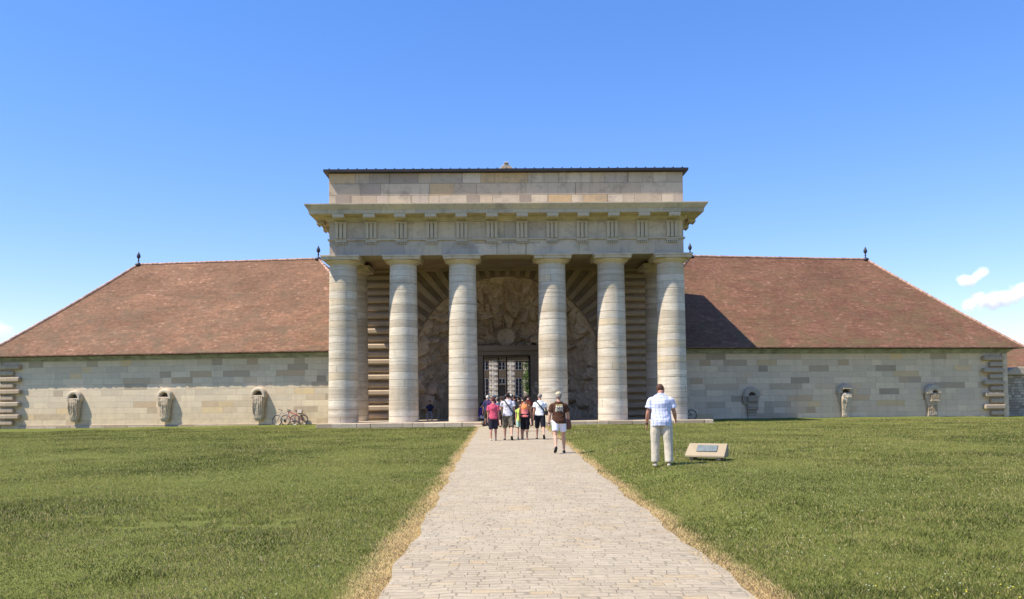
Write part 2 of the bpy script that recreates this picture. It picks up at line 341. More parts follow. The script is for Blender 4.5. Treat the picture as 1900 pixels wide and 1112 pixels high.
def path_mat():
    g=G('paving',.9,.15)
    wv=g.noise(g.scale(g.obj,1.,1.,1),1.6,3.);wv2=g.noise(g.obj,6.,3.)
    x,y,z=g.sep(g.obj)[:3]
    yy=g.m('ADD',y,g.m('ADD',g.m('MULTIPLY',wv,.22),g.m('MULTIPLY',wv2,.07)));xx=g.m('ADD',x,g.m('MULTIPLY',wv2,.06))
    ra,rb,d=g.cells(xx,yy,.10,.20,77.)
    c=g.ramp(ra,[(0,(.375,.33,.265)),(.25,(.395,.35,.28)),(.45,(.36,.32,.26)),(.62,(.385,.34,.275)),(.84,(.41,.345,.25)),(.9,(.33,.30,.25)),(.975,(.41,.33,.22))],True)
    c=g.mix(1.,c,g.ramp(rb,[(0,(.9,.9,.9)),(1,(1.06,1.05,1.04))]),'MULTIPLY')
    n=g.noise(g.scale(g.obj,1,1.6,1),13.,8.,.75);c=g.mix(g.rng(n,.42,.68,0.,.6),c,(.25,.215,.165))
    c=g.mix(g.rng(g.noise(g.scale(g.obj,1.,2.2,1),5.,5.,.6),.5,.7,0.,.4),c,(.47,.42,.34))
    c=g.mix(g.rng(g.noise(g.obj,.7,4.),.45,.7,0.,.3),c,(.45,.42,.36))
    j=g.rng(g.m('ADD',d,g.m('MULTIPLY',n,.012)),.006,.022,1.,0.)
    c=g.mix(1.,c,(1.04,.98,.875),'MULTIPLY')
    c=g.mix(g.m('MULTIPLY',j,g.rng(g.noise(g.obj,3.,4.),.42,.62,.08,.75)),c,(.17,.14,.10))
    g.col(c);g.bump(g.m('ADD',g.m('MULTIPLY',g.m('SUBTRACT',1.,j),.8),g.m('ADD',g.m('MULTIPLY',rb,.4),g.m('MULTIPLY',n,1.))),.5,.025);return g.mat
pth=MB();pv=[];ysp=np.linspace(-25,46.2,260)
for i,yy in enumerate(ysp):
    a=float(np.interp(yy,py_,pl_)+.035*math.sin(yy*2.1)+.02*math.sin(yy*5.3));b=float(np.interp(yy,py_,pr_)+.035*math.sin(yy*1.7+1)+.02*math.sin(yy*6.1))
    for k in range(9):
        t=k/8;pv.append((a+(b-a)*t,yy,.028+.02*(1-(2*t-1)**2)))
    pv.append((b,yy,-.03));pv.insert(len(pv)-10,(a,yy,-.03))
n=11
pth.add(pv,[(j*n+i,j*n+i+1,(j+1)*n+i+1,(j+1)*n+i) for j in range(259) for i in range(10)])
PM=path_mat();tag(pth.build('path',PM),kind='structure')

# ------------------------------------------------------------------ grass
rg=np.random.default_rng(5)
def lown(x,y,s=1.,p=0):
    return (np.sin(x*.9*s+1.7*np.sin(y*.5*s+p)+p)+np.sin(y*1.1*s+1.3*np.sin(x*.7*s+2*p))+np.sin((x+y)*.45*s+p*3))/3
def vn(x,y,sc_,seed):
    q=np.random.default_rng(seed).random((257,257));u=x/sc_+80;v=y/sc_+20;i=np.floor(u).astype(int);j=np.floor(v).astype(int);a=u-i;b=v-j;a=a*a*(3-2*a);b=b*b*(3-2*b)
    i%=256;j%=256
    return (q[i,j]*(1-a)+q[i+1,j]*a)*(1-b)+(q[i,j+1]*(1-a)+q[i+1,j+1]*a)*b-.5
def fbm(x,y,seed):
    return vn(x,y,4.,seed)*.9+vn(x,y*.8,1.5,seed+1)*.8+vn(x*.8,y,.55,seed+2)*.7+vn(x,y,.2,seed+3)*.6
def grass():
    P=[]
    y=np.linspace(4.2,50,2000);cdf=np.cumsum((1.36*y+3)*np.minimum(1.1,(6.5/y)**1.6));N=int(3600*cdf[-1]*(y[1]-y[0]))
    y=np.interp(rg.random(N)*cdf[-1],cdf,y);x=rg.uniform(-1,1,N)*(.68*y+1.5)
    l=np.interp(y,py_,pl_);r=np.interp(y,py_,pr_);d=np.maximum(l-x,x-r)      # distance outside the paving
    k=(d>-.05+.06*lown(x,y,5.))&~((y>45.4)&(np.abs(x-.5)<11.9));x,y,d=x[k],y[k],d[k]
    wd=.0044*np.maximum(1,y/6.5)**.75;ht=.036+.0004*y
    n=len(x);z=gh(x,y)-.004
    straw=rg.random(n)<np.clip(1.1-(d+.12*lown(x,y,3.)+.08*lown(x,y,.9,5.))/(.22+.10*np.clip((16-y)/9,0,1)),0,1)**.8
    dry=rg.random(n)<.13+.35*np.clip(fbm(x,y,71)*1.3-.3,0,1)
    patch=fbm(x,y,11);p2=fbm(x,y,31)
    h=ht*rg.uniform(.45,1.15,n)*(1+.5*patch)
    tall=rg.random(n)<.006;h=np.where(tall,h*2.,h);h=np.where(straw,h*.9+.01,h)
    bare=fbm(x,y*1.5,51)>.74;h=np.where(bare,h*.3,h)
    a=rg.uniform(0,2*np.pi,n);le=rg.uniform(.1,.9,n)*h;le=np.where(straw,le*1.5,le)
    b=a+rg.uniform(1.1,2.,n)
    wx,wy=np.cos(a)*wd*.5,np.sin(a)*wd*.5
    V=np.empty((n,4,3),np.float32)
    V[:,0]=np.stack([x-wx,y-wy,z],1);V[:,1]=np.stack([x+wx,y+wy,z],1)
    V[:,2]=np.stack([x+wx*.7+np.cos(b)*le*.4,y+wy*.7+np.sin(b)*le*.4,z+h*.62],1)
    V[:,3]=np.stack([x+np.cos(b)*le,y+np.sin(b)*le,z+h],1)
    me=bpy.data.meshes.new('grass');me.vertices.add(4*n);me.vertices.foreach_set('co',V.ravel())
    me.loops.add(6*n);base=(np.arange(n)*4)[:,None]
    me.loops.foreach_set('vertex_index',(base+np.array([0,1,2,0,2,3])).ravel().astype(np.int32))
    me.polygons.add(2*n);me.polygons.foreach_set('loop_start',(np.arange(2*n)*3).astype(np.int32))
    g0=np.array([.070,.088,.015]);g1=np.array([.29,.28,.072]);t=np.clip(rg.random(n)*.5+.9*p2+.25,0,1)[:,None]
    c=g0*(1-t)+g1*t
    s=np.array([.58,.425,.21])*rg.uniform(.7,1.2,(n,1));dr=np.array([.42,.34,.16])*rg.uniform(.8,1.2,(n,1))
    dry|=bare&(rg.random(n)<.6)
    c=np.where(dry[:,None],dr,c);c=np.where(straw[:,None],s,c)
    ca=me.color_attributes.new('tone','FLOAT_COLOR','POINT')
    C4=np.ones((n,4,4),np.float32);C4[:,:,:3]=c[:,None,:];ca.data.foreach_set('color',C4.ravel())
    me.update();me.validate()
    g=G('grass_blades',.7,.25);at=g.new('ShaderNodeAttribute',attribute_name='tone');g.col(at.outputs['Color'])
    tr=g.new('ShaderNodeBsdfTranslucent');g.put(tr.inputs[0],at.outputs['Color']);mx=g.new('ShaderNodeMixShader');mx.inputs[0].default_value=.3
    out=g.N['Material Output'];g.t.links.new(g.p.outputs[0],mx.inputs[1]);g.t.links.new(tr.outputs[0],mx.inputs[2]);g.t.links.new(mx.outputs[0],out.inputs[0])
    me.materials.append(g.mat)
    o=bpy.data.objects.new('grass',me);COL.objects.link(o)
    tag(o,'short green mown grass with dry straw coloured fringe beside the paved path','grass',kind='stuff')
grass()
fl=MB();N=0
while N<420:
    y=6.+22*random.random()**1.6;x=random.uniform(-.6*y,.66*y)
    if -1.6<x<2.8:continue
    if x<0 and random.random()<.65:continue
    q=float(lown(np.array(x),np.array(y),1.2,3.))
    if q<.0:continue
    N+=1;z=float(gh(x,y))+random.uniform(.04,.07);r=random.uniform(.005,.009)
    ye=(random.random()<.08) or (x>.5*y and random.random()<.35)
    fl.ell((x,y,z),r,r,r*.7,n=5,m=3,mi=1 if ye else 0)
tag(fl.build('clover_flowers',[simple('clover_white',(.42,.45,.30),.8),simple('buttercup_yellow',(.55,.48,.06),.7)]),'tiny white clover heads and yellow flowers scattered through the lawn','flowers',kind='stuff')

# ------------------------------------------------------------------ wings
def wing(side):
    sg=-1 if side=='L' else 1
    O=(.56+sg*9.5,53.4,0);root=empty('wing_building',O,R(8)*sg if sg>0 else R(-8))
    wm=M['wallL' if sg<0 else 'wallR'];tm=M['tileL' if sg<0 else 'tileR']
    X=lambda u:sg*u
    UE=26.4
    m=MB()
    m.box(X(.80),X(UE),0,.8,-.6,4.62);m.box(X(UE-.8),X(UE),.803,14.8,-.6,4.62);m.box(X(.8),X(UE-.803),14.,14.8,-.6,4.62)
    m.build('wall',wm,root)
    m=MB();m.box(X(.95),X(UE-1.8),-.07,-.002,-.5,.06 if sg<0 else .04);m.build('plinth',M['stylo'],root,.02)
    m=MB()
    for (a,z0,z1) in ((.09,4.47,4.56),(.20,4.563,4.66),(.34,4.663,4.76)):
        m.box(X(.95),X(UE+a),-a,-.001 if z1<4.6 else .5,z0,z1)
        m.box(X(UE+.001),X(UE+a-.002),.51,14.8,z0,z1)
    m.build('eave_cornice',simple('cornice_stone_'+side,(.34,.33,.24),.9,.1,0,.3,2.),root,.01)
    # roof: hipped, thin sides for depth
    e=.68 if sg<0 else .80;zE=4.87;zR=12.38;uo=UE+e;v1=14.8+e
    A=(X(-2.6),-e,zE);B=(X(uo),-e,zE);C=(X(uo),v1,zE);D=(X(-2.6),v1,zE);E_=(X(5.83),7.4,zR);F=(X(20.5),7.4,zR)
    bm=MB();
    # subdivide front slope and hips for a slight sag
    def patch(p0,p1,p2,p3,nu=28,nv=14):   # p0-p1 eave, p3-p2 ridge
        p0,p1,p2,p3=map(Vector,(p0,p1,p2,p3));vs=[]
        for j in range(nv+1):
            t=j/nv
            for i in range(nu+1):
                s_=i/nu;p=(p0.lerp(p1,s_)).lerp(p3.lerp(p2,s_),t)
                sag=math.sin(math.pi*t)
                p.z-=.12*sag;p.z+=.03*mnoise.noise(Vector((p.x*.3,p.y*.3,side=='L')))*sag
                vs.append(p)
        fs=[(j*(nu+1)+i,j*(nu+1)+i+1,(j+1)*(nu+1)+i+1,(j+1)*(nu+1)+i) for j in range(nv) for i in range(nu)]
        if sg<0:fs=[f[::-1] for f in fs]
        bm.add(vs,fs)
    patch(A,B,F,E_);patch(B,C,F,F,14);patch(C,D,E_,F);patch(D,A,E_,E_,14)
    ro=bm.build('roof',tm,root,smooth=False)
    so_=ro.modifiers.new('s','SOLIDIFY');so_.thickness=.1;so_.offset=-1
    # soffit under eaves
    m=MB();m.box(X(1.02),X(uo-.05),-e+.05,.3,4.765,4.775);m.build('soffit',simple('soffit_board_'+side,(.16,.14,.11),.9),root)
    # ragged tile ends along the eave
    m=MB();u=1.02
    while u<uo-.1:
        wd=random.uniform(.15,.22);m.box(X(u),X(u+wd-.02),-e-.035-random.uniform(0,.035),-e+.12,zE-.07+random.uniform(-.012,.012),zE-.012+random.uniform(-.01,.015));u+=wd
    m.build('eave_tiles',simple('eave_tile_'+side,(.20,.12,.085),.9,.1,0,.4,4.),root)
    # ridge and hip caps
    m=MB()
    def caps(p,q,step,r):
        p,q=Vector(p),Vector(q);n_=int((q-p).length/step);sag=(p.z!=q.z)
        for i in range(n_):
            a=p.lerp(q,i/n_);b=p.lerp(q,(i+1.08)/n_)
            if sag:
                a.z-=.12*math.sin(math.pi*(i/n_))*.9;b.z-=.12*math.sin(math.pi*min(1,(i+1)/n_))*.9
            j=Vector((0,0,random.uniform(-.008,.012)))
            m.loft([(a+j,r*1.12,r*1.12),(a.lerp(b,.25)+j,r,r),(b+j,r*.9,r*.9)],8,Vector((0,0,1)))
    caps((E_[0],E_[1],zR),(F[0],F[1],zR),.40,.10);caps(B,F,.36,.11);caps(A,E_,.36,.11);caps(C,F,.5,.11)
    rt_=m.build('ridge_tiles',M['ridge'],root)
    inv_=(Matrix.Translation(O)@Matrix.Rotation(R(8)*sg,4,'Z')).inverted();pc=inv_@Vector((.56+sg*10.37,50,0));pn=(inv_.to_3x3()@Vector((-sg,0,0)))
    for o in (ro,rt_):
        b_=bmesh.new();b_.from_mesh(o.data);bmesh.ops.bisect_plane(b_,geom=b_.verts[:]+b_.edges[:]+b_.faces[:],plane_co=pc,plane_no=pn,clear_outer=True);b_.to_mesh(o.data);b_.free()
    # finials
    for q in (E_,F):
        f=MB();f.lathe([(.26,-.12),(.25,.05),(.12,.12),(.05,.16),(.045,.3),(.09,.33),(.05,.36),(.05,.45),(.13,.56),(.15,.66),(.11,.8),(.05,.93),(.012,1.02)],14,(q[0],q[1],zR))
        f.build('finial',M['lead'],root,smooth=True)
    # quoin chain
    z=.02;k=0;qs=.43
    while z<4.3:
        long_=(k%2==1);u0=24.45 if long_ else 24.95;pr=.34 if long_ else .26
        b=MB();x0,x1=X(u0+random.uniform(-.04,.04)),X(26.02);h0,h1=z+.055,z+qs-.055
        lo,hi=min(x0,x1),max(x0,x1)
        b.box(lo,hi,-pr,-.002,h0,h1)
        o=b.build('quoin',M['quoin'],root,.07,3)
        z+=qs;k+=1
    m=MB();m.box(X(26.02),X(UE+.04),-.1,-.004,-.4,4.44);m.build('corner_pilaster',wm,root,.02)
    return root
WL=wing('L');tag(WL,'long low limestone wing with hipped brown tile roof, left of the columned portico','building','wings flanking the portico')
WR=wing('R');tag(WR,'long low limestone wing with hipped mossy tile roof, right of the columned portico','building','wings flanking the portico')

# ------------------------------------------------------------------ stone urns in the wing walls
def rockify(o,amp=.04,sc_=4.,vox=.035,sm=1):
    r=o.modifiers.new('r','REMESH');r.mode='VOXEL';r.voxel_size=vox
    if sm:
        s=o.modifiers.new('sm','SMOOTH');s.iterations=sm
    if amp:
        t=bpy.data.textures.get('rough%.2f'%sc_) or bpy.data.textures.new('rough%.2f'%sc_,'CLOUDS');t.noise_scale=1/sc_;t.noise_depth=3
        d=o.modifiers.new('d','DISPLACE');d.texture=t;d.strength=amp;d.texture_coords='LOCAL'
def urn(root,x,zt,kind,dirx,vis=1.):
    """zt top of the urn; kind 0 intact, 1..3 worn variants"""
    R0=.53 if kind==0 else .60;p=.41 if kind==0 else (.24 if kind!=3 else .36)
    zc=zt-R0
    m=MB();n=28;mo=0. if kind in(0,1) else (.03 if kind==2 else .13)
    fr=R0*(.86 if kind==0 else .92);ri=R0*(.60 if kind==0 else (.46 if kind==1 else (.48 if kind==2 else .36)))
    pr=[(R0,.0,0),(R0*1.05,-p*.4,0),(R0*1.0,-p*.75,0),(R0*.93,-p*.93,mo*.3),(fr,-p,mo*.5),(ri*1.12,-p*1.0,mo),(ri,-p*.93,mo),(ri*.9,-p*.4,mo),(ri*.86,-.02,mo)]
    lo=-.10 if kind==0 else -.02;v=[]
    for r_,h,dx in pr:
        for i in range(n+1):
            a=math.pi*(lo+(1-2*lo)*i/n);q=1.
            v.append((x+dx+r_*math.cos(a),h,zc+r_*math.sin(a)))
    f=[]
    for j in range(len(pr)-1):
        for i in range(n):f.append((j*(n+1)+i,(j+1)*(n+1)+i,(j+1)*(n+1)+i+1,j*(n+1)+i+1))
    k=len(pr);f.append(tuple(j*(n+1) for j in range(k)));f.append(tuple(j*(n+1)+n for j in reversed(range(k))))
    m.add(v,f)
    o=m.build('stone_urn',M['carved'] if kind==0 else M['urnold'],root,smooth=True);o.data.set_sharp_from_angle(angle=R(35))
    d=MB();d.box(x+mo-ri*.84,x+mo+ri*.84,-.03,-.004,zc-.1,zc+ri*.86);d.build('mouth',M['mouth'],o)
    fl=MB();fl.loft([((x,-p*.38,zc+.02),R0*.98,p*.38),((x,-p*.36,zc-.3),R0*.90,p*.36),((x,-p*.26,zc-.75),R0*.70,p*.26),((x,-p*.15,.5),R0*.60,p*.14)],14)
    fo=fl.build('flank',M['carved'] if kind==0 else M['urnold'],o);rockify(fo,.03,4.,.035,1)
    wtr=MB();bot=.20 if kind==0 else .10;zb=random.uniform(.05,.35) if kind==0 else 0
    if kind==0:
        bot+=zb*.6
        wtr.loft([((x,-p*.64,zc+.0),.38,p*.46),((x,-p*.66,zc-.28),.45,p*.50),((x,-p*.60,(zc+bot)/2),.42,p*.48),((x,-p*.48,bot+.22),.36,p*.40),((x,-p*.4,bot),.24,p*.28)],14)
        wtr.box(x-.32,x+.32,-p*1.03,-.05,zc-.2,zc-.02)
        for i in range(6):
            xx=x-.31+.124*i;L=random.uniform(.5,1.25)
            wtr.loft([((xx,-p*1.0,zc-.04),.035,.05),((xx,-p*1.1,zc-.1-L*.5),.036,.06),((xx+random.uniform(-.02,.02),-p*.92,zc-.05-L),.03,.03)],8)
    elif kind==1:
        for (dx,z0_,z1_,w_,pp) in ((0,zc-.42,zc-.03,.34,.30),(-.02,zc-.62,zc-.40,.40,.22),(.02,zc-.92,zc-.66,.36,.26),(0,zc-1.3,zc-.95,.34,.16),(0,bot-.1,zc-1.3,.30,.12),(-.5,zc-.5,zc-.05,.14,.16)):
            wtr.box(x+dx-w_,x+dx+w_,-pp,.0,z0_,z1_)
    elif kind==2:
        wtr.loft([((x+.02,-.24,zc-.02),.30,.14),((x,-.30,zc-.3),.40,.2),((x-.02,-.24,zc-.75),.36,.15),((x,-.16,bot+.35),.30,.11),((x,-.14,bot),.32,.1)],12)
        for i in range(6):
            xx=x-.3+.11*i;L=random.uniform(.5,1.3) if i<3 else random.uniform(.3,.6)
            wtr.loft([((xx,-.40,zc-.08),.06,.05),((xx-.02,-.42,zc-.1-L*.5),.06,.06),((xx-.02,-.28,zc-.1-L),.03,.03)],8)
        wtr.box(x-.34,x+.3,-.5,-.02,zc+R0*.42,zc+R0*.55)
    else:
        wtr.box(x-.22,x+.46,-.34,0,zc-.60,zc-.05);wtr.box(x-.36,x+.40,-.16,0,bot-.1,zc-.62)
        for i in range(5):wtr.box(x-.33+.14*i,x-.24+.14*i,-.20,-.14,bot+.02,bot+random.uniform(.5,1.1))
    wo=wtr.build('carved_water',M['urnwet'] if kind in(0,) else (M['carved'] if kind==2 else M['urnbrown']),o)
    rockify(wo,.035,6.,.025,1)
urn(WL,-20.35,2.42,0,-1);urn(WL,-13.75,2.45,0,-1);urn(WL,-7.1,2.50,0,-1)
urn(WR,7.03,2.2,1,1);urn(WR,13.85,2.35,2,1);urn(WR,20.4,2.28,3,1)

# ------------------------------------------------------------------ portico
PO=empty('entrance_portico',(.56,47.5,0))
tag(PO,'tall pale stone entrance portico with six banded Doric columns and dark metal roof edge','portico')
def band(name,hw,yf,yb,z0,z1,mat,bevel=.01):   # U-shaped course: front and two sides
    m=MB();m.box(-hw,hw,yf,yf+1.4,z0,z1);t=1.3
    m.box(-hw,-hw+t,yf+1.401,yb,z0,z1);m.box(hw-t,hw,yf+1.401,yb,z0,z1)
    return m.build(name,mat,PO,bevel)
HW=10.32;YF=-.73;YB=8.5
for s_ in (-1,1):
    m=MB();n=0
    x=s_*(1.52 if s_<0 else 1.42);xe=s_*(10.9 if s_<0 else 11.65)
    while abs(x)<abs(xe)-.01:
        L=random.uniform(1.5,2.6);x2=x+s_*L
        if abs(x2)>abs(xe)-.8:x2=xe
        j=random.uniform(-.03,.03);m.box(x,x2-s_*.012,-1.62+j,-.95,-.3,.285+random.uniform(-.008,.008));x=x2
    m.box(s_*1.45,s_*10.45,-.948,5.6,-.3,.28)
    m.build('stylobate',M['stylo'],PO,.035,2)
m=MB();m.box(-1.95,-1.49,-1.75,-1.0,-.2,.09);m.build('step',M['stylo'],PO,.03)
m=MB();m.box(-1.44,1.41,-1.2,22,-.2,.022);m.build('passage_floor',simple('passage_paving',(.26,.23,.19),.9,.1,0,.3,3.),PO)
def column(x,y,wob):
    c=MB();z0,zn=.285,9.42;prof=[]
    rr=random.Random(wob);z=z0;zs=[z0]
    while z<zn-.3:z+=rr.uniform(.24,.5);zs.append(min(z,zn))
    if zs[-1]<zn:zs.append(zn)
    def rad(z):
        t=(z-z0)/(zn-z0);return .872-.105*t-.012*math.cos(t*math.pi)+.012
    for a,b in zip(zs,zs[1:]):
        o=rr.uniform(-.004,.004)
        prof+=[(rad(a)+o-.006,a+.001),(rad(a)+o,a+.007),(rad(b)+o,b-.007),(rad(b)+o-.006,b-.001)]
    c.lathe(prof,48)
    co_=c.build('column',M['col'],PO,smooth=False);co_.location=(x,y,0)
    co_.data.shade_smooth();co_.data.set_sharp_from_angle(angle=R(20))
    k=MB();k.lathe([(.74,9.40),(.80,9.415),(.80,9.45),(.775,9.46),(.79,9.49),(.88,9.55),(.99,9.63),(1.02,9.69),(1.0,9.71)],48)
    k.box(-1.07,1.07,-1.07,1.07,9.712,9.86);k.box(-1.12,1.12,-1.12,1.12,9.863,9.965)
    ko=k.build('capital',M['trim'],co_,.008)
    return co_
for i,x in enumerate((-9.66,-6.13,-2.64,2.64,6.13,9.66)):column(x,0,i+1)
column(-9.66,3.72,11);column(9.66,3.72,12)
band('architrave',HW,YF,YB,9.967,10.84,M['archi'],.006)
# joggled flat arch over the central bay
m=MB()
for i in range(11):
    t=(i-5.5)/11;t2=(i-4.5)/11;fx=1.25
    m.prism([(t*3.2,9.93+.06*(1-(2*t)**2)+.02),(t2*3.2-.01,9.93+.06*(1-(2*t2)**2)+.02),(t2*3.2*fx-.01,10.80),(t*3.2*fx,10.80)],YF-.012,YF+.3)
m.build('flat_arch',M['attic'],PO)
band('taenia',HW+.09,YF-.09,YB,10.842,10.94,M['trim'])
band('frieze',HW,YF,YB,10.942,11.93,M['frieze'],.006)
TX=[s_*(.867+k*1.755) for s_ in(-1,1) for k in range(6)]
def trig(w=.66):
    m=MB();h0,h1=10.945,11.82;b=w*.265
    m.box(-w/2,w/2,-.035,0,h0,h1+.08)
    for k in(-1,0,1):
        m.prism([(k*w*.345-b/2,h0),(k*w*.345+b/2,h0),(k*w*.345+b/2-.0,h1),(k*w*.345-b/2,h1)],-.15,-.036)
    m.box(-w/2-.02,w/2+.02,-.17,0,h1+.002,h1+.085)
    return m
def gut(w=.66):
    m=MB();m.box(-w/2,w/2,-.115,0,10.75,10.838)
    for k in range(6):m.prism([(-w/2+.02+k*w/6,10.62),(-w/2+.095+k*w/6,10.62),(-w/2+.08+k*w/6,10.748),(-w/2+.035+k*w/6,10.748)],-.10,-.01)
    return m
def mut(w=.66,dd=.46):
    m=MB();m.box(-w/2,w/2,-dd,0,12.03,12.215)
    for k in range(6):
        for j in range(2):m.box(-w/2+.02+k*w/6,-w/2+.08+k*w/6,-dd+.03+j*.24,-dd+.1+j*.24,11.975,12.029)
    return m
first={}
def inst(nm,mk,mat,loc,rz):
    if nm not in first:
        o=mk().build(nm,mat,PO,.006);first[nm]=o
    else:
        o=first[nm].copy();COL.objects.link(o);o.parent=PO
    o.location=loc;o.rotation_euler=(0,0,rz)
for x in TX:
    inst('triglyph',trig,M['carved'],(x,YF-.002,0),0);inst('guttae',gut,M['carved'],(x,YF-.002,0),0);inst('mutule',mut,M['trim'],(x,YF-.50,0),0)
for s_ in(-1,1):
    for k in range(5):
        y=.5+k*1.755;rz=-math.pi/2 if s_<0 else math.pi/2
        inst('triglyph',trig,M['carved'],(s_*(HW+.002),y,0),rz);inst('guttae',gut,M['carved'],(s_*(HW+.002),y,0),rz);inst('mutule',mut,M['trim'],(s_*(HW+.50),y,0),rz)
# cornice: mitred profile swept round front and sides (open at the back)
def sweep(name,prof,mat):      # prof: (out, z) from inner bottom to inner top
    m=MB();v=[];k=len(prof)
    for o_,z in prof:
        v+=[(-HW-o_,YB,z),(-HW-o_,YF-o_,z),(HW+o_,YF-o_,z),(HW+o_,YB,z)]
    f=[]
    for j in range(k):
        a,b=j*4,((j+1)%k)*4
        for i in range(3):f.append((a+i,a+i+1,b+i+1,b+i))
    f.append(tuple(j*4 for j in reversed(range(k))));f.append(tuple(j*4+3 for j in range(k)))
    m.add(v,f);return m.build(name,mat,PO)
sweep('bed_moulding',[(-.6,11.932),(.06,11.932),(.08,12.0),(.16,12.03),(.20,12.10),(.22,12.216),(-.6,12.216)],M['trim'])
sweep('cornice',[(-.6,12.22),(.98,12.22),(1.0,12.43),(1.03,12.44),(1.06,12.50),(1.10,12.55),(1.20,12.70),(1.20,12.755),(-.6,12.79)],M['trim'])
band('attic',HW+.03,YF+.02,YB,12.75,14.80,M['attic'],.01)
m=MB();m.box(-HW+1.3,HW-1.3,YF+1.5,YB-.003,10.86,14.7);m.build('core',M['attic'],PO)
m=MB();m.box(-HW+1.303,HW-1.303,YF+1.41,5.6,10.2,10.3);m.build('ceiling',M['inner'],PO)
m=MB();e=.3
m.add([(-HW-e,YF-e,14.83),(HW+e,YF-e,14.83),(HW+e,YB+e,14.83),(-HW-e,YB+e,14.83),(-HW-e,YF-e,14.97),(HW+e,YF-e,14.97),(HW+e,YB+e,14.97),(-HW-e,YB+e,14.97),(-HW+4,4,15.28),(HW-4,4,15.28),
       (-HW-.02,YF,14.803),(HW+.02,YF,14.803),(HW+.02,YB,14.803),(-HW-.02,YB,14.803)],
      [(0,1,5,4),(1,2,6,5),(2,3,7,6),(3,0,4,7),(4,5,9,8),(5,6,9),(6,7,8,9),(7,4,8),(10,11,1,0),(11,12,2,1),(12,13,3,2),(13,10,0,3),(13,12,11,10)])
ro=m.build('metal_roof',M['zinc'],PO)
m=MB()
for k in range(39):
    x=-HW+.04+k*(2*HW-.08)/38;m.loft([((x,YF-e+.01,14.98),.04,.06),((x,YF+2,15.06),.04,.06)],6,Vector((1,0,0)))
m.build('standing_seam',M['zinc'],ro)
m=MB();m.prism([(-.60,14.98),(.60,14.98),(.10,15.45),(-.10,15.45)],-.35,.35);m.box(-.13,.13,-.38,.38,15.452,15.55);o_=m.build('roof_gable',M['rust'],PO,.02)
# back wall: banded piers and radiating voussoirs round the grotto arch
AR,AZ,BY=6.3,3.4,5.9
for s_ in(-1,1):
    m=MB();m.box(s_*6.35,s_*10.35,BY,BY+.7,-.3,10.85);z=.30;k=0;pt=.505
    while z<10.0:
        pr=.46 if k%2 else .30;x0=s_*(7.08 if z>AZ-.3 else 6.36)
        lo,hi=min(x0,s_*10.3),max(x0,s_*10.3);h0,h1=z+.075,min(z+pt-.095,10.05);c_=.07
        m.add([(lo,BY-.002,h0),(hi,BY-.002,h0),(hi,BY-.002,h1),(lo,BY-.002,h1),(lo,BY-pr+c_,h0),(hi,BY-pr+c_,h0),(hi,BY-pr+c_,h1),(lo,BY-pr+c_,h1),(lo+c_,BY-pr,h0+c_),(hi-c_,BY-pr,h0+c_),(hi-c_,BY-pr,h1-c_),(lo+c_,BY-pr,h1-c_)],
              [(4,5,9,8),(5,6,10,9),(6,7,11,10),(7,4,8,11),(8,9,10,11),(0,1,5,4),(1,2,6,5),(2,3,7,6),(3,0,4,7)])
        z+=pt;k+=1
    m.build('rusticated_wall',M['rust'],PO)
m=MB();nv=31
for i in range(nv):
    a0=math.pi*i/nv+.01;a1=math.pi*(i+1)/nv-.038
    def outer(a):
        c_,s1=math.cos(a),math.sin(a);r=99
        if abs(c_)>1e-4:r=min(r,7.0/abs(c_))
        if s1>1e-4:r=min(r,(10.1-AZ)/s1)
        return max(r,AR+.15)
    pr=.42 if i%2 else .24
    P_=[(AR*math.cos(a0),AZ+AR*math.sin(a0)),(outer(a0)*math.cos(a0),AZ+outer(a0)*math.sin(a0)),(outer(a1)*math.cos(a1),AZ+outer(a1)*math.sin(a1)),(AR*math.cos(a1),AZ+AR*math.sin(a1))]
    m.prism(P_,BY-pr,BY+.6)
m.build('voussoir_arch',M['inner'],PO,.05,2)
m=MB();nb=40                    # wall plane behind the voussoirs, above the arch
for i in range(nb):
    a0,a1=math.pi*i/nb,math.pi*(i+1)/nb
    p=[(AR*1.001*math.cos(a),AZ+AR*1.001*math.sin(a)) for a in(a0,a1)]
    m.prism([p[0],(max(-6.36,min(6.36,p[0][0]*1.5)),10.85),(max(-6.36,min(6.36,p[1][0]*1.5)),10.85),p[1]] if .25<math.sin((a0+a1)/2) else [p[0],(math.copysign(6.36,p[0][0]),p[0][1]),(math.copysign(6.36,p[1][0]),p[1][1]),p[1]],BY+.05,BY+.55)
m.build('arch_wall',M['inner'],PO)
m=MB();m.box(-10.3,10.3,5.45,5.88,10.02,10.84);m.build('inner_architrave',M['inner'],PO,.01)
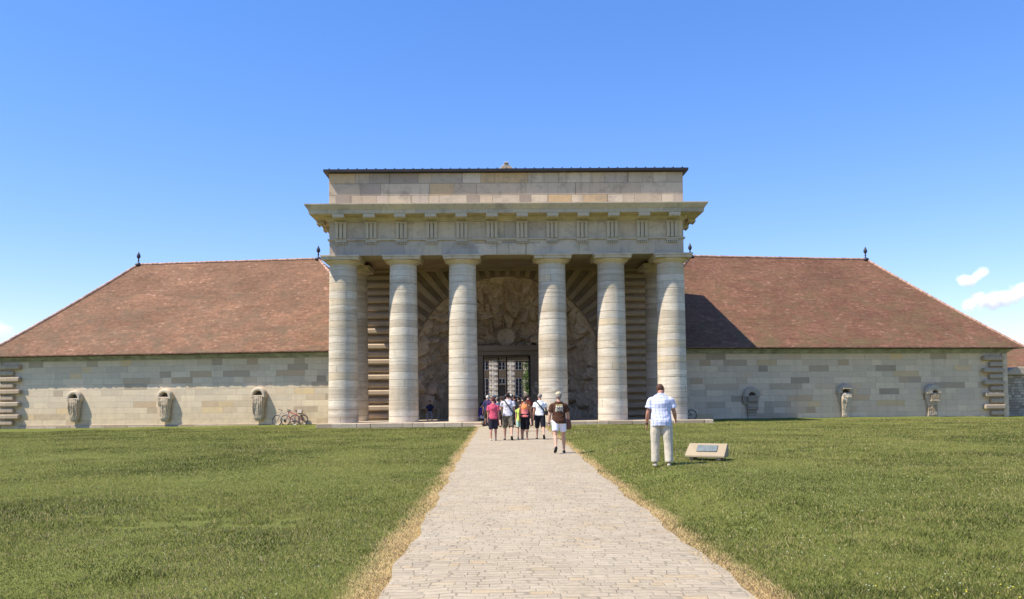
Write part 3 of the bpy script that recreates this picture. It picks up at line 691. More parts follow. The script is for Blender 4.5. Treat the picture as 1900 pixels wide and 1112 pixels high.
# grotto
def grotto():
    ns,nt=520,190;V=np.zeros((nt+1,ns+1,3));per=2*(AZ+.1)+math.pi*AR
    base=[]
    for i in range(ns+1):
        q=per*i/ns
        if q<AZ+.1:p=(-AR,q-.1);nn=(1,0)
        elif q>per-AZ-.1:p=(AR,per-q-.1);nn=(-1,0)
        else:
            a=math.pi-(q-AZ-.1)/AR;p=(AR*math.cos(a),AZ+AR*math.sin(a))
        base.append(p)
    cx,cz=0,2.6
    for j in range(nt+1):
        t=j/nt
        if t<.62:
            k=t/.62;rho=1-.42*k;y=5.95+4.15*k**.85
        else:
            k=(t-.62)/.38;rho=.58*(1-k);y=10.1
        for i,(px,pz) in enumerate(base):
            V[j,i]=(cx+(px-cx)*rho,y,cz+(pz-cz)*rho if pz>.3 else max(-.1,pz*rho))
    dj=np.gradient(V,axis=0);di=np.gradient(V,axis=1);N_=np.cross(di,dj);L=np.linalg.norm(N_,axis=2,keepdims=True);N_=N_/np.maximum(L,1e-6)
    # point normals into the room (towards -y / the axis)
    ref=np.array([0,4.0,3.5])-V;N_*=np.sign((N_*ref).sum(2,keepdims=True)+1e-9)
    for j in range(nt+1):
        for i in range(ns+1):
            p=Vector(V[j,i]);wv=mnoise.noise_vector(p*.5)*.55
            q=Vector((p.x*1.5,p.y*1.3,p.z*.98))+wv
            if p.x**2+(p.z-5.95)**2<14 and p.z>5.5 and p.y>9:
                q=Vector((math.atan2(p.z-5.2,p.x)*3.0,math.hypot(p.x,p.z-5.2)*.9,0))+wv*.5
            ds,_=mnoise.voronoi(q);g_=min(1.,(ds[1]-ds[0])*4.2);rnd=mnoise.cell(Vector((_[0].x*3.7,_[0].y*5.1,_[0].z*2.9)))
            q2=p*2.6+wv;d2,_2=mnoise.voronoi(q2);g2=min(1.,(d2[1]-d2[0])*2.5)
            h=.66*g_**.5*(.5+.8*rnd)+.09*g2**.7+.10*mnoise.noise(p*3.1)
            e_=min(1,j/9);h*=e_
            if math.hypot(p.x,p.z-5.95)<.85 and p.y>9.5:h*=.2
            V[j,i]+=N_[j,i]*(h-.12)
    v=V.reshape(-1,3).tolist();f=[]
    for j in range(nt):
        for i in range(ns):
            c_=(V[j,i]+V[j+1,i+1])/2
            if c_[1]>9.2 and abs(c_[0])<1.72 and c_[2]<4.66:continue
            f.append((j*(ns+1)+i,j*(ns+1)+i+1,(j+1)*(ns+1)+i+1,(j+1)*(ns+1)+i))
    m=MB();m.add(v,f);return m.build('grotto_rockwork',M['rock'],PO)
gr=grotto()
m=MB();m.lathe([(.60,0),(.66,-.12),(.62,-.2),(.5,-.22),(.46,-.16),(.01,-.15)],36,(0,9.95,5.95),ax='y');m.build('medallion',M['rock'],PO,smooth=True)
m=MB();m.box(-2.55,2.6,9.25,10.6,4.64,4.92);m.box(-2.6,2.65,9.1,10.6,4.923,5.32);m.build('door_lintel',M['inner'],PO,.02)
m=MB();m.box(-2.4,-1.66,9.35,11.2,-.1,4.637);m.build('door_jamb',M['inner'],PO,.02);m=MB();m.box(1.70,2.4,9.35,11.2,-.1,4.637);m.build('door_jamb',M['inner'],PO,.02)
# building body behind with its passage
m=MB();m.box(-10.3,-6.5,BY+.72,YB,-.3,10.85);m.box(6.5,10.3,BY+.72,YB,-.3,10.85)
m.box(-9.6,-2.42,YB+2.8,19,-.3,9.8);m.box(2.42,9.6,YB+2.8,19,-.3,9.8);m.box(-2.418,2.418,YB+2.8,19,4.66,9.8)
m.box(-9.6,-6.5,YB+.003,YB+2.797,-.3,9.8);m.box(6.5,9.6,YB+.003,YB+2.797,-.3,9.8);m.box(-6.497,6.497,YB+.003,YB+2.797,9.3,9.8)
m.build('rear_block',M['attic'],PO)
m=MB();m.add([(-9.9,YB+.1,9.81),(9.9,YB+.1,9.81),(9.9,19.3,9.81),(-9.9,19.3,9.81),(-6,14,11.2),(6,14,11.2)],[(0,1,5,4),(1,2,5),(2,3,4,5),(3,0,4)]);m.build('rear_roof',M['tileR'],PO)
# iron gate in the doorway
m=MB()
for k in range(19):
    x=-1.64+k*.183;m.box(x-.007,x+.007,10.78,10.794,.03,4.62)
for k in range(11):
    z=.3+k*.41;m.box(-1.65,1.69,10.81,10.822,z-.007,z+.007)
m.box(-1.65,1.69,10.77,10.83,4.2,4.26);m.box(-.03,.07,10.75,10.84,.03,4.62);m.box(-.62,-.56,10.76,10.83,.03,4.62)
m.box(-1.655,-1.60,10.75,10.85,.03,4.62);m.box(1.60,1.69,10.75,10.85,.03,4.62)
ga=m.build('iron_gate',M['iron'],PO)

# ------------------------------------------------------------------ boundary wall and roof beyond, at right
bw=empty('boundary_wall',(36.9,58.3,-.1),R(4));tag(bw,'rough stone boundary wall with sloping coping at the far right corner','wall')
m=MB();m.box(0,14,0,.7,-.4,3.1);m.build('wall',M['rubble'],bw,.03)
m=MB();m.prism([(-.4,3.05),(14,3.05),(14,3.25),(1.,3.62),(.6,3.60)],-.25,.95);m.build('coping',M['stylo'],bw,.03)
m=MB();m.box(-.22,.12,-.12,.8,-.4,3.04);m.build('pier',M['rubble'],bw,.03)
hs=empty('cottage',(63.9,84,-.4));tag(hs,'small house with red tiled roof half seen behind the boundary wall','house')
m=MB();m.box(-9,9,0,9,0,4.3);m.build('wall',M['house'],hs)
m=MB();m.add([(-9.6,-.6,4.2),(9.6,-.6,4.2),(9.6,9.6,4.2),(-9.6,9.6,4.2),(-8,4.5,7.2),(8,4.5,7.2)],[(0,1,5,4),(1,2,5),(2,3,4,5),(3,0,4),(3,2,1,0)]);m.build('roof',M['tileR'],hs)

# ------------------------------------------------------------------ the house seen through the gate
dh=empty('manor_house',(.55,131,0));tag(dh,'tan stone house with banded columns and tall windows, seen through the iron gate','house')
m=MB();m.box(-19,19,4,14,-.1,13.5);m.build('wall',M['house'],dh)
m=MB();m.add([(-19.6,3.4,13.51),(19.6,3.4,13.51),(19.6,14.6,13.51),(-19.6,14.6,13.51),(-14,9,17.5),(14,9,17.5)],[(0,1,5,4),(1,2,5),(2,3,4,5),(3,0,4)]);m.build('roof',M['tileR'],dh)
m=MB();m.prism([(-8.9,12.6),(8.9,12.6),(0,16.6)],-.6,4.);m.box(-8.9,8.9,-.6,4.,11.4,12.59);m.build('pediment',M['trim'],dh)
m=MB();m.box(-8.9,8.9,-.9,4.,-.1,.12);m.build('terrace',M['stylo'],dh)
for k in range(6):
    x=-6.95+k*2.78-.02
    m=MB();z=.12
    i=0
    while z<11.3:
        if i%2==0:m.lathe([(.66,z),(.66,z+.40)],24,(x,0,0))
        else:m.box(x-.67,x+.67,-.67,.67,z+.002,z+.398)
        z+=.4;i+=1
    m.build('column',M['col'],dh)
def window(x,z0,z1,w,rows,name='window'):
    f=MB();t=.09
    f.box(x-w/2,x-w/2+t,3.93,3.99,z0,z1);f.box(x+w/2-t,x+w/2,3.93,3.99,z0,z1);f.box(x-.06,x+.06,3.93,3.99,z0,z1)
    f.box(x-w/2+t,x+w/2-t,3.94,3.985,z0,z0+t);f.box(x-w/2+t,x+w/2-t,3.94,3.985,z1-t,z1)
    for r_ in range(1,rows):
        z=z0+(z1-z0)*r_/rows;f.box(x-w/2+t,x+w/2-t,3.95,3.98,z-.02,z+.02)
    o=f.build(name,M['whitepaint'],dh);g_=MB();g_.box(x-w/2,x+w/2,3.90,3.925+.02,z0,z1)
    g_=MB();g_.box(x-w/2+.01,x+w/2-.01,3.96,3.995,z0,z1);g_.build('pane',M['glass'],o)
for k in range(-3,4):
    x=k*2.78+.0-.02;window(x,6.25,8.2,1.15,3)
    if k!=0:window(x,1.6,4.9,1.15,5)
d_=MB();d_.box(-.55,.5,3.93,3.99,.1,3.75);d_.build('door',M['glass'],dh);window(-.02,3.9,4.9,1.15,1)
# leafy tree by the house
def tree(name,loc,h,cr,seed,label):
    rt=random.Random(seed);t=empty(name,loc);m=MB()
    m.loft([((0,0,-.1),.22,.22),((.05,0,h*.3),.15,.15),((0,.1,h*.6),.09,.09),((.05,0,h*.9),.03,.03)],8)
    for k in range(7):
        a=rt.uniform(0,6.28);z=h*rt.uniform(.25,.7);m.loft([((0,0,z),.06,.06),((math.cos(a)*cr*.7,math.sin(a)*cr*.7,z+h*.15),.02,.02)],6)
    m.build('trunk',M['bark'],t);V=[];F=[]
    for k in range(5000):
        cl=k%26;rc=random.Random(seed*100+cl);a=rc.uniform(0,6.28);z=h*rc.uniform(.22,.98);rr=cr*(1-abs(z/h-.5)*1.1)*rc.uniform(.3,1)
        c=Vector((math.cos(a)*rr,math.sin(a)*rr,z))+Vector((rt.gauss(0,1),rt.gauss(0,1),rt.gauss(0,1)))*cr*.22
        d=Vector((rt.gauss(0,1),rt.gauss(0,1),rt.gauss(0,1))).normalized();e=d.orthogonal().normalized();q=d.cross(e);s1=rt.uniform(.06,.13);b=len(V)
        V+=[c-e*s1,c+q*s1*.5,c+e*s1,c-q*s1*.5];F.append((b,b+1,b+2,b+3))
    m=MB();m.add(V,F);m.build('crown',simple('leaves_'+str(seed),(.09,.14,.03),.7,.2,0,.5,1.5),t);tag(t,label,'tree')
tree('courtyard_tree',(4.0,108,0),9.5,.95,3,'slim green tree in the courtyard seen at the right side of the gate')

# ------------------------------------------------------------------ plaque on the lawn
pq=empty('memorial_plaque',(4.60,18.0,float(gh(4.60,18.0))),R(-28));tag(pq,'sloping pale stone block with small metal plaque, on short grass beside the standing man','plaque')
m=MB();Wd=.44
m.add([(-Wd,-.17,.075),(Wd,-.17,.075),(Wd,-.17,.12),(-Wd,-.17,.12),(-Wd+.03,.17,.37),(Wd-.0,.17,.37),(-Wd+.03,.26,.36),(Wd,.26,.36),(-Wd+.02,.28,.075),(Wd,.28,.075)],
      [(0,1,2,3),(3,2,5,4),(4,5,7,6),(6,7,9,8),(0,3,4,6,8),(1,9,7,5,2),(1,0,8,9)])
m.build('stone_block',stone_blocks('plaque_stone',9.,9.,4.,[(0,(.36,.32,.225)),(.5,(.31,.275,.20))],joint=.002,dark=.1,bump=.5,stain=.35),pq,.012,2)
m=MB();a=Vector((0,.34,.25)).normalized();nrm=Vector((0,-a.z,a.y));c0=Vector((.02,0,.245))
def pqp(u,v,o):return Vector((.0+u,0,0))+c0+a*v+nrm*o
def slab(m,u0,u1,v0,v1,o0,o1):
    m.add([pqp(u,v,o) for o in(o0,o1) for v in(v0,v1) for u in(u0,u1)],[(0,2,3,1),(4,5,7,6),(0,1,5,4),(2,6,7,3),(0,4,6,2),(1,3,7,5)])
slab(m,-.22,.23,-.085,.125,-.004,.022);pl=m.build('metal_plate',M['bronze'],pq,.004)
m=MB();rl=random.Random(2)
for k in range(7):
    u=-.19
    while u<.18:
        l=rl.uniform(.015,.04);slab(m,u,min(u+l,.20),.09-k*.027,.098-k*.027,.0225,.024);u+=l+.009
m.build('worn_lettering',simple('worn_letters',(.21,.24,.235),.5,.4),pl)
m=MB()
for x in(-.3,.3):
    for y in(-.1,.2):m.box(x-.04,x+.04,y-.04,y+.04,-.1,.08)
m.build('foot',M['rubble'],pq,.01)

# ------------------------------------------------------------------ bicycles
def bicycle(loc,rz,lean,frame,label,wb=1.1,rack=False,bag=None,group=None):
    b=empty('bicycle',loc,rz);b.rotation_euler=(lean,0,rz);rw=.335
    fm=simple('frame_paint_%d'%(loc[0]*10),frame,.35,.5);y=0
    for x in(-wb/2,wb/2):
        w_=MB();w_.tube([(x+rw*math.cos(t*math.pi/16),y,rw+rw*math.sin(t*math.pi/16)) for t in range(33)],.024,8)
        wo=w_.build('wheel',M['black'],b);ri=MB();ri.tube([(x+(rw-.03)*math.cos(t*math.pi/16),y,rw+(rw-.03)*math.sin(t*math.pi/16)) for t in range(33)],.014,6)
        for t in range(18):
            aa=t*math.pi/9;ri.tube([(x,y+.02*(-1)**t,rw),(x+(rw-.03)*math.cos(aa),y,rw+(rw-.03)*math.sin(aa))],.0035,4)
        ri.tube([(x,y-.04,rw),(x,y+.04,rw)],.022,8);ri.build('rim',simple('rim_metal_%d_%d'%(loc[0]*10,x*10),(.28,.28,.28),.4,.5,.5),wo)
    bbx=(-.05+.0,0,.29);st=(.13,0,.80);hd=(-wb/2+.20,0,.86);hb=(-wb/2+.13,0,.66);ra=(wb/2,0,rw);fa=(-wb/2,0,rw)
    f=MB()
    for p,q,r_ in((bbx,st,.018),(hb,bbx,.021),(hd,(st[0]-.03,0,.72),.018),(hd,hb,.022)):f.tube([p,q],r_*1.25,8)
    for s1 in(-.05,.05):
        f.tube([(bbx[0],s1*.5,bbx[2]),(ra[0],s1,ra[2])],.011,6);f.tube([(st[0]-.02,s1*.3,.72),(ra[0],s1,ra[2])],.010,6);f.tube([(hb[0],s1,hb[2]-.02),(fa[0],s1,fa[2])],.014,6)
    f.build('frame',fm,b)
    h=MB();h.tube([(hd[0],0,hd[2]),(hd[0]+.04,0,1.0)],.014,6);h.tube([(hd[0]-.02,-.28,1.03),(hd[0]+.03,-.1,1.01),(hd[0]+.03,.1,1.01),(hd[0]-.02,.28,1.03)],.014,6);h.tube([(hd[0]-.02,-.30,1.03),(hd[0]-.0,-.19,1.02)],.02,6);h.tube([(hd[0]-.02,.30,1.03),(hd[0]-.0,.19,1.02)],.02,6)
    h.build('handlebar',M['black'],b)
    s=MB();s.loft([((st[0]-.13,0,.94),.02,.02),((st[0]-.02,0,.945),.05,.03),((st[0]+.10,0,.95),.085,.035),((st[0]+.14,0,.95),.06,.02)],8,Vector((0,1,0)));s.tube([st,(st[0]+.02,0,.93)],.014,6);s.build('saddle',M['black'],b)
    c=MB();c.lathe([(.09,-.01),(.09,.01)],16,(bbx[0],-.06,.29),ax='y');c.tube([(bbx[0],-.09,.29),(bbx[0]+.1,-.09,.16)],.012,6);c.tube([(bbx[0],.09,.29),(bbx[0]-.1,.09,.42)],.012,6);c.box(bbx[0]+.06,bbx[0]+.14,-.16,-.09,.14,.16);c.box(bbx[0]-.14,bbx[0]-.06,.09,.16,.41,.43);c.build('crank',M['black'],b)
    if rack:
        k=MB();k.box(.28,.75,-.07,.07,.73,.745);k.tube([(.4,.06,.74),(wb/2,.06,rw)],.007,5);k.tube([(.4,-.06,.74),(wb/2,-.06,rw)],.007,5);k.build('rack',M['black'],b)
    tag(b,label,'bicycle',group);return b
def wp(u,v,z,sg):
    c,s=math.cos(R(8)),math.sin(R(8));return (.56+sg*9.5+sg*c*u-sg*s*v,53.4+s*u+c*v,z)
g_="bicycles against the walls"
bicycle(wp(5.05,-.62,-.02,-1),R(-8),R(-9),(.38,.34,.35),'silver bicycle leaning on the wall beside the third stone urn, nearest the lawn',1.2,False,None,g_)
bicycle(wp(4.6,-.33,-.02,-1),R(-8),R(-9),(.42,.03,.05),'red bicycle with rear rack leaning on the left wall, behind the silver one',1.2,True,None,g_)
bicycle((12.15,53.05,.06),R(8),R(-8),(.03,.03,.035),'black bicycle half hidden behind the rightmost column',1.1,False,None,g_)
pk=MB();pk.box(-.16,.16,-.13,.13,0,.24);po_=pk.build('basket',pattern('pale_wicker',(.62,.55,.47),(.35,.3,.26),30.,.45,.55),None,.03,2);po_.location=wp(4.15,-.42,.735,-1);po_.rotation_euler=(R(-9),0,R(-8))
tag(po_,'pale wicker basket on the rear rack of the red bicycle','basket')

# ------------------------------------------------------------------ people
ctex=bpy.data.textures.new('cloth_folds','CLOUDS');ctex.noise_scale=.10;ctex.noise_depth=2
def vox(o,size,smooth=3,disp=0):
    r=o.modifiers.new('r','REMESH');r.mode='VOXEL';r.voxel_size=size;r.use_smooth_shade=True
    s=o.modifiers.new('s','SMOOTH');s.iterations=smooth;s.factor=.5
    if disp:
        d=o.modifiers.new('d','DISPLACE');d.texture=ctex;d.strength=disp;d.mid_level=.5;d.texture_coords='LOCAL'
def person(label,X,Y,Z=0,H=1.75,face=0,bulk=1.,legs=((0,4,4),(0,4,4)),arms=((0,10,12),(0,10,12)),lean=0,bow=0,turn=0,skin='skin',hairm='hdark',hairlen=0,
           top=None,sleeve=.55,hem=.90,bottom=None,leglen=1.2,shoe='black',shoeless=False,vx=.016,group=None,sit=False,female=False,cap=None,topmid=0,loose=1.):
    root=empty('person',(X,Y,Z),R(face),H/1.75);bk=bulk
    # legs: (swing fwd deg, knee flex, spread)
    def leg(sd,a,b,c):
        hip=Vector((sd*.09*bk,0,.90));d1=Vector((sd*math.sin(R(c)),math.sin(R(a)),-math.cos(R(a)))).normalized()
        kn=hip+d1*.42;a2=a-b;d2=Vector((sd*math.sin(R(c))*.3,math.sin(R(a2)),-math.cos(R(a2)))).normalized()
        an=kn+d2*.40;return hip,kn,an,a2
    L=[leg(-1,*legs[0]),leg(1,*legs[1])]
    low=min(l[2].z for l in L)-.075;dz=-low
    if sit:dz=sit-.86
    U=Matrix.Rotation(R(-lean),4,'X');PV=Vector((0,0,.95+dz))
    up=lambda p:PV+U@(Vector(p)-Vector((0,0,.95)))
    dn=lambda p:Vector(p)+Vector((0,0,dz))
    cw=.9 if female else 1.
    TR=[(.86,.13,.09,0),(.92,.165,.115,-.01),(1.0,.158,.11,0),(1.09,.138*(.93 if female else 1.03),.102,.005),(1.2,.15*cw,.11,.01),(1.30,.165*cw,.115,.005),(1.36,.160*cw,.105,0),(1.405,.135*cw,.085,-.005),(1.445,.095,.07,-.01),(1.475,.066,.06,-.01)]
    sh=[Vector((s_*.178*cw*(.5+.5*bk),0,1.368)) for s_ in(-1,1)]
    A=[]
    for s_,(fl_,ab,el),S in zip((-1,1),arms,sh):
        d1=Vector((s_*math.sin(R(ab)),math.sin(R(fl_)),-math.cos(R(fl_))*math.cos(R(ab)))).normalized();e=S+d1*.29
        f2=fl_+el;d2=Vector((s_*math.sin(R(ab*.4)) ,math.sin(R(f2)),-math.cos(R(f2)))).normalized();wz=e+d2*.25
        A.append((S,e,wz,d2,s_))
    b=MB()
    b.loft([(up((0,yo,z)),rx*bk,ry*bk) for z,rx,ry,yo in TR],16)
    b.loft([(up((0,-.005,1.44)),.06,.058),(up((0,.0,1.50)),.054,.056),(up((0,.01,1.56)),.052,.056)],12)
    HB=Matrix.Rotation(R(-lean-bow),3,'X')@Matrix.Rotation(R(turn),3,'Z');nb=up((0,0,1.51))
    hd=lambda p:nb+HB@(Vector(p)-Vector((0,0,1.51)))
    hc=hd((0,.018,1.635))
    b.ell(hc,.074,.092,.105,HB,16,11);b.ell(hd((0,.045,1.575)),.052,.06,.055,HB);b.ell(hd((0,.112,1.615)),.012,.02,.022,HB,8,6);b.ell(hd((0,.092,1.655)),.045,.02,.012,HB,8,6);b.ell(hd((0,.098,1.578)),.026,.013,.010,HB,8,6)
    for s_ in(-1,1):b.ell(hd((s_*.076,.005,1.625)),.010,.02,.03,HB,8,6)
    for S,e,wz,d2,s_ in A:
        S_,e_,w_=up(S),up(e),up(wz);ar=.5+.5*bk
        b.ell(S_,.058*ar,.055*ar,.055*ar);b.loft([(S_,.05*ar,.05*ar),(S_.lerp(e_,.4),.048*ar,.046*ar),(e_,.038*ar,.038*ar),(e_.lerp(w_,.3),.04*ar,.037*ar),(w_,.026,.022)],10)
        dd=(U.to_3x3()@d2).normalized();fw=(U.to_3x3()@Vector((0,1,0)));wd=fw-dd*fw.dot(dd);wd=wd.normalized() if wd.length>.1 else Vector((1,0,0));inw=dd.cross(wd)*(1 if s_>0 else -1)
        if inw.x*s_>0:inw=-inw
        b.loft([(w_,.024,.02),(w_+dd*.045,.038,.018),(w_+dd*.095,.040,.015)],8,wd)
        for k,(o_,l_) in enumerate(((.030,.068),(.010,.077),(-.010,.071),(-.029,.055))):
            p0=w_+dd*.088+wd*o_;p1=p0+dd*l_*.55+inw*.008+wd*o_*.12;p2=p1+dd*l_*.4+inw*.026;b.loft([(p0,.0095,.0095),(p1,.0088,.0088),(p2,.007,.007)],6)
        t0=w_+dd*.03+wd*.026;t1=t0+dd*.035+wd*.028+inw*.01;t2=t1+dd*.03+wd*.006+inw*.012;b.loft([(t0,.013,.013),(t1,.0105,.0105),(t2,.008,.008)],6)
    feet=[]
    for sd,(h_,k_,a_,a2) in zip((-1,1),L):
        h,k,a=dn(h_),dn(k_),dn(a_);lr=.45+.55*bk
        b.loft([(h+Vector((0,0,.02)),.088*lr,.09*lr),(h.lerp(k,.35),.08*lr,.082*lr),(k,.054*lr,.056*lr),(k.lerp(a,.3)+Vector((0,-.012,0)),.054*lr,.056*lr),(k.lerp(a,.7),.038*lr,.04*lr),(a,.032,.035)],12)
        fp=max(-50,min(0,a2*.9)) if not sit else 0   # heel lift
        F=Matrix.Rotation(R(fp),3,'X')@Matrix.Rotation(R(-6*sd),3,'Z');ft=lambda q,a=a,F=F:a+F@Vector(q)
        b.loft([(ft((0,-.05,-.035)),.022,.025),(ft((0,-.01,-.03)),.034,.038),(ft((0,.07,-.045)),.038,.028),(ft((0,.135,-.055)),.042,.018),(ft((0,.175,-.058)),.03,.012)],10)
        feet.append(ft)
    bo=b.build('body',M[skin],root);vox(bo,vx*.72,2)
    for s_ in(-1,1):
        e=MB();e.ell(hd((s_*.031,.098,1.635)),.012,.009,.008,HB,8,6);e.build('eye',M['whitepaint'],bo,smooth=True)
    hm=MB();rot=HB
    hm.ell(hd((0,-.012,1.655)),.084,.092,.095,rot,16,10)
    if hairlen>0:hm.loft([(hd((0,-.03,1.65)),.085,.07),(hd((0,-.05,1.58)),.08,.05),(hd((0,-.055,1.58-hairlen)),.06,.03)],12)
    if hairlen<0:hm=MB();hm.ell(hd((0,-.020,1.637)),.080,.088,.098,rot,16,10)
    ho=hm.build('hair',M[hairm],bo);vox(ho,.012,1,.012)
    if cap:
        cm=MB();cm.ell(hd((0,.0,1.685)),.096,.110,.080,rot,16,10);cm.loft([(hd((0,.08,1.665)),.07,.012),(hd((0,.13,1.655)),.075,.008),(hd((0,.175,1.645)),.05,.005)],12)
        c_=cm.build('cap',cap,bo);vox(c_,.010,1)
    if top:
        t=MB();o=.022*loose
        rings=[(z,rx,ry,yo) for z,rx,ry,yo in TR if z>=hem-.001 and z<=1.45]
        z0r=rings[0];rings=[(hem-.012,max(z0r[1],.166)+.002,max(z0r[2],.114),z0r[3]),(hem+.015,max(z0r[1],.166)+.002,max(z0r[2],.114),z0r[3])]+[(z,(max(rx,.148*cw) if z<1.33 else rx),ry,yo) for z,rx,ry,yo in rings if z>hem+.02]+[(1.478,.074,.066,-.01)]
        t.loft([(up((0,yo,z)),rx*bk+o,ry*bk+o) for z,rx,ry,yo in rings],20)
        if sleeve>0:
            for S,e,wz,d2,s_ in A:
                S_,e_,w_=up(S),up(e),up(wz);ar=.5+.5*bk
                t.ell(S_-Vector((0,0,.004)),.058*ar+o*.5,.06*ar+o*.5,.052*ar+o*.3)
                if sleeve<=1:t.loft([(S_,.056*ar+o*.6,.056*ar+o*.6),(S_.lerp(e_,sleeve*.6),.06*ar+o*.6,.058*ar+o*.6),(S_.lerp(e_,sleeve),.068*ar+o*.8,.062*ar+o*.8)],12)
                else:t.loft([(S_,.056*ar+o*.6,.056*ar+o*.6),(e_,.05*ar+o*.6,.05*ar+o*.6),(w_,.034+o*.5,.034+o*.5)],12)
        to=t.build('shirt' if not female or sleeve>0 else 'vest_top',top,root);vox(to,vx,2,.02)
    if bottom:
        q=MB();o=.018*loose
        q.loft([(up((0,0,z)),rx*bk+o,ry*bk+o) for z,rx,ry in((1.06,.145,.105),(1.0,.160,.113),(.92,.168,.12))]+[(dn((0,-.005,.84)),.15*bk+o,.105*bk+o)],18)
        for sd,(h_,k_,a_,a2) in zip((-1,1),L):
            h,k,a=dn(h_),dn(k_),dn(a_);lr=.45+.55*bk
            if leglen<=1:q.loft([(h+Vector((0,0,.03)),.088*lr+o,.095*lr+o),(h.lerp(k,leglen*.5),.080*lr+o*.8,.088*lr+o),(h.lerp(k,leglen),.070*lr+o,.080*lr+o*1.2)],12)
            else:
                f_=min(1.,leglen-1);q.loft([(h+Vector((0,0,.03)),.09*lr+o,.095*lr+o),(h.lerp(k,.5),.084*lr+o,.086*lr+o),(k,.066*lr+o,.068*lr+o),(k.lerp(a,f_*.5),.06*lr+o,.062*lr+o),(k.lerp(a,f_)-Vector((0,0,.0)),(.058 if f_>.8 else .058)*lr+o,(.06)*lr+o)],12)
        qo=q.build('trousers' if leglen>1.8 else 'shorts',bottom,root);vox(qo,vx,2,.008)
    if shoe and not shoeless:
        for ft in feet:
            s1=MB();s1.loft([(ft((0,-.065,-.045)),.026,.032),(ft((0,-.02,-.04)),.042,.045),(ft((0,.06,-.05)),.045,.034),(ft((0,.14,-.058)),.05,.024),(ft((0,.19,-.062)),.035,.014)],10)
            so2=s1.build('shoe',M[shoe] if isinstance(shoe,str) else shoe,root);vox(so2,.012,1)
    tag(root,label,'person',group)
    return root,dict(up=up,dn=dn,root=root,A=A,hd=hd,H=H)
def world(root,p):
    return Matrix.LocRotScale(root.location,root.rotation_euler,root.scale)@Vector(p)
def strap_bag(root,info,side,zc,k,ry,rx=.185,label='',size=(.09,.05,.10),mat='black',bagz=None,bagoff=(0,-.05,0),name='shoulder_bag',loop=True):
    """bag with a strap across the body; side=+1: hangs at the right hip"""
    b=empty(name,root.location,0,root.scale[0]);b.rotation_euler=root.rotation_euler
    if loop:
        m=MB();pts=[]
        for i in range(33):
            a=2*math.pi*i/32;x=rx*math.cos(a);z=zc-k*x*side
            yy=ry*math.sin(a);pts.append(info['up']((x,yy,z)))
        m.loft([(p,.006,.02) for p in pts],8,Vector((0,1,0)));m.build('strap',M[mat],b)
    z=bagz if bagz else zc-k*rx;c=Vector((side*(rx+size[0]*.35),0,z-.02))+Vector(bagoff)
    m=MB();m.loft([(info['up']((c.x,c.y,c.z+size[2])),size[0]*.7,size[1]*.8),(info['up']((c.x,c.y,c.z+size[2]*.6)),size[0],size[1]),(info['up']((c.x,c.y,c.z-size[2]*.7)),size[0],size[1]*1.1),(info['up']((c.x,c.y,c.z-size[2])),size[0]*.8,size[1]*.8)],14)
    o=m.build('pouch',M[mat],b);vox(o,.014,2)
    tag(b,label,'bag');return b
GP='visitors walking towards the gate'
M['leather']=simple('brown_leather',(.16,.055,.03),.5,.4)
M['cream']=simple('beige_shoe',(.55,.48,.38),.8)
# man in the plaid shirt on the lawn
zl=float(gh(3.42,17.05))
r,i=person('man in white and lavender plaid shirt and beige trousers standing with bowed head on lawn',3.42,17.05,zl-.005,1.80,-10,1.16,((3,3,3),(-2,3,4)),((8,15,22),(12,16,52)),4,44,-25,'skinred','hbrown',-1,M['plaid'],.62,.84,cloth('beige_trousers',(.60,.53,.42)),1.97,'cream',vx=.013,loose=1.2)
m=MB();m.tube([i['up'](Vector(p)) for p in ((-.07,-.04,1.475),(0,-.07,1.49),(.07,-.04,1.475),(.07,.04,1.45),(0,.075,1.43),(-.07,.04,1.45),(-.07,-.04,1.475))],.018,8);o=m.build('collar',M['plaid'],r)
def wrist(info,r,k):
    S,e,wz,d2,s_=info['A'][k];p=info['up'](wz-d2*.03);q=info['up'](wz-d2*.005);m=MB();m.loft([(p,.031,.031),(q,.031,.031)],10);m.build('wristwatch',M['black'],r)
wrist(i,r,0)
# man in brown T-shirt
r,i=person('man in beige cap, brown printed T-shirt and white shorts walking on the paved path',1.73,23.4,.04,1.78,2,1.10,((-16,28,4),(12,6,5)),((2,14,14),(8,16,24)),1,2,8,'skin','hgrey',-1,cloth('brown_tee',(.085,.04,.025)),.66,.86,cloth('white_shorts',(.80,.79,.88),.08),.66,'black',vx=.013,loose=1.2,cap=pattern('beige_cap',(.50,.44,.30),(.26,.22,.14),14.,.5,.56),group=GP)
brown=[o for o in r.children if o.name.startswith('shirt')][0]
wrist(i,r,0)
def ribbon(m,p,q,w,mi):
    p,q=Vector((p[0],0,p[1])),Vector((q[0],0,q[1]));d=(q-p).normalized();s_=Vector((-d.z,0,d.x))*w/2;n_=5;b=[]
    for k in range(n_+1):
        c=p.lerp(q,k/n_);b+=[c-s_,c+s_]
    m.add([(v.x,-.26,v.z) for v in b],[(2*k,2*k+1,2*k+3,2*k+2) for k in range(n_)],mi)
m=MB();zt=1.36
for (a,c,w_) in ((-.10,-.045,.02),(-.035,-.02,.02),(-.01,.10,.024)):ribbon(m,(a,zt),(c,zt),w_,0)
for (a,c) in ((-.10,-.055),(-.04,.0),(.02,.10)):ribbon(m,(a,zt-.045),(c,zt-.045),.045,1)
L_=1.275;hh=.085
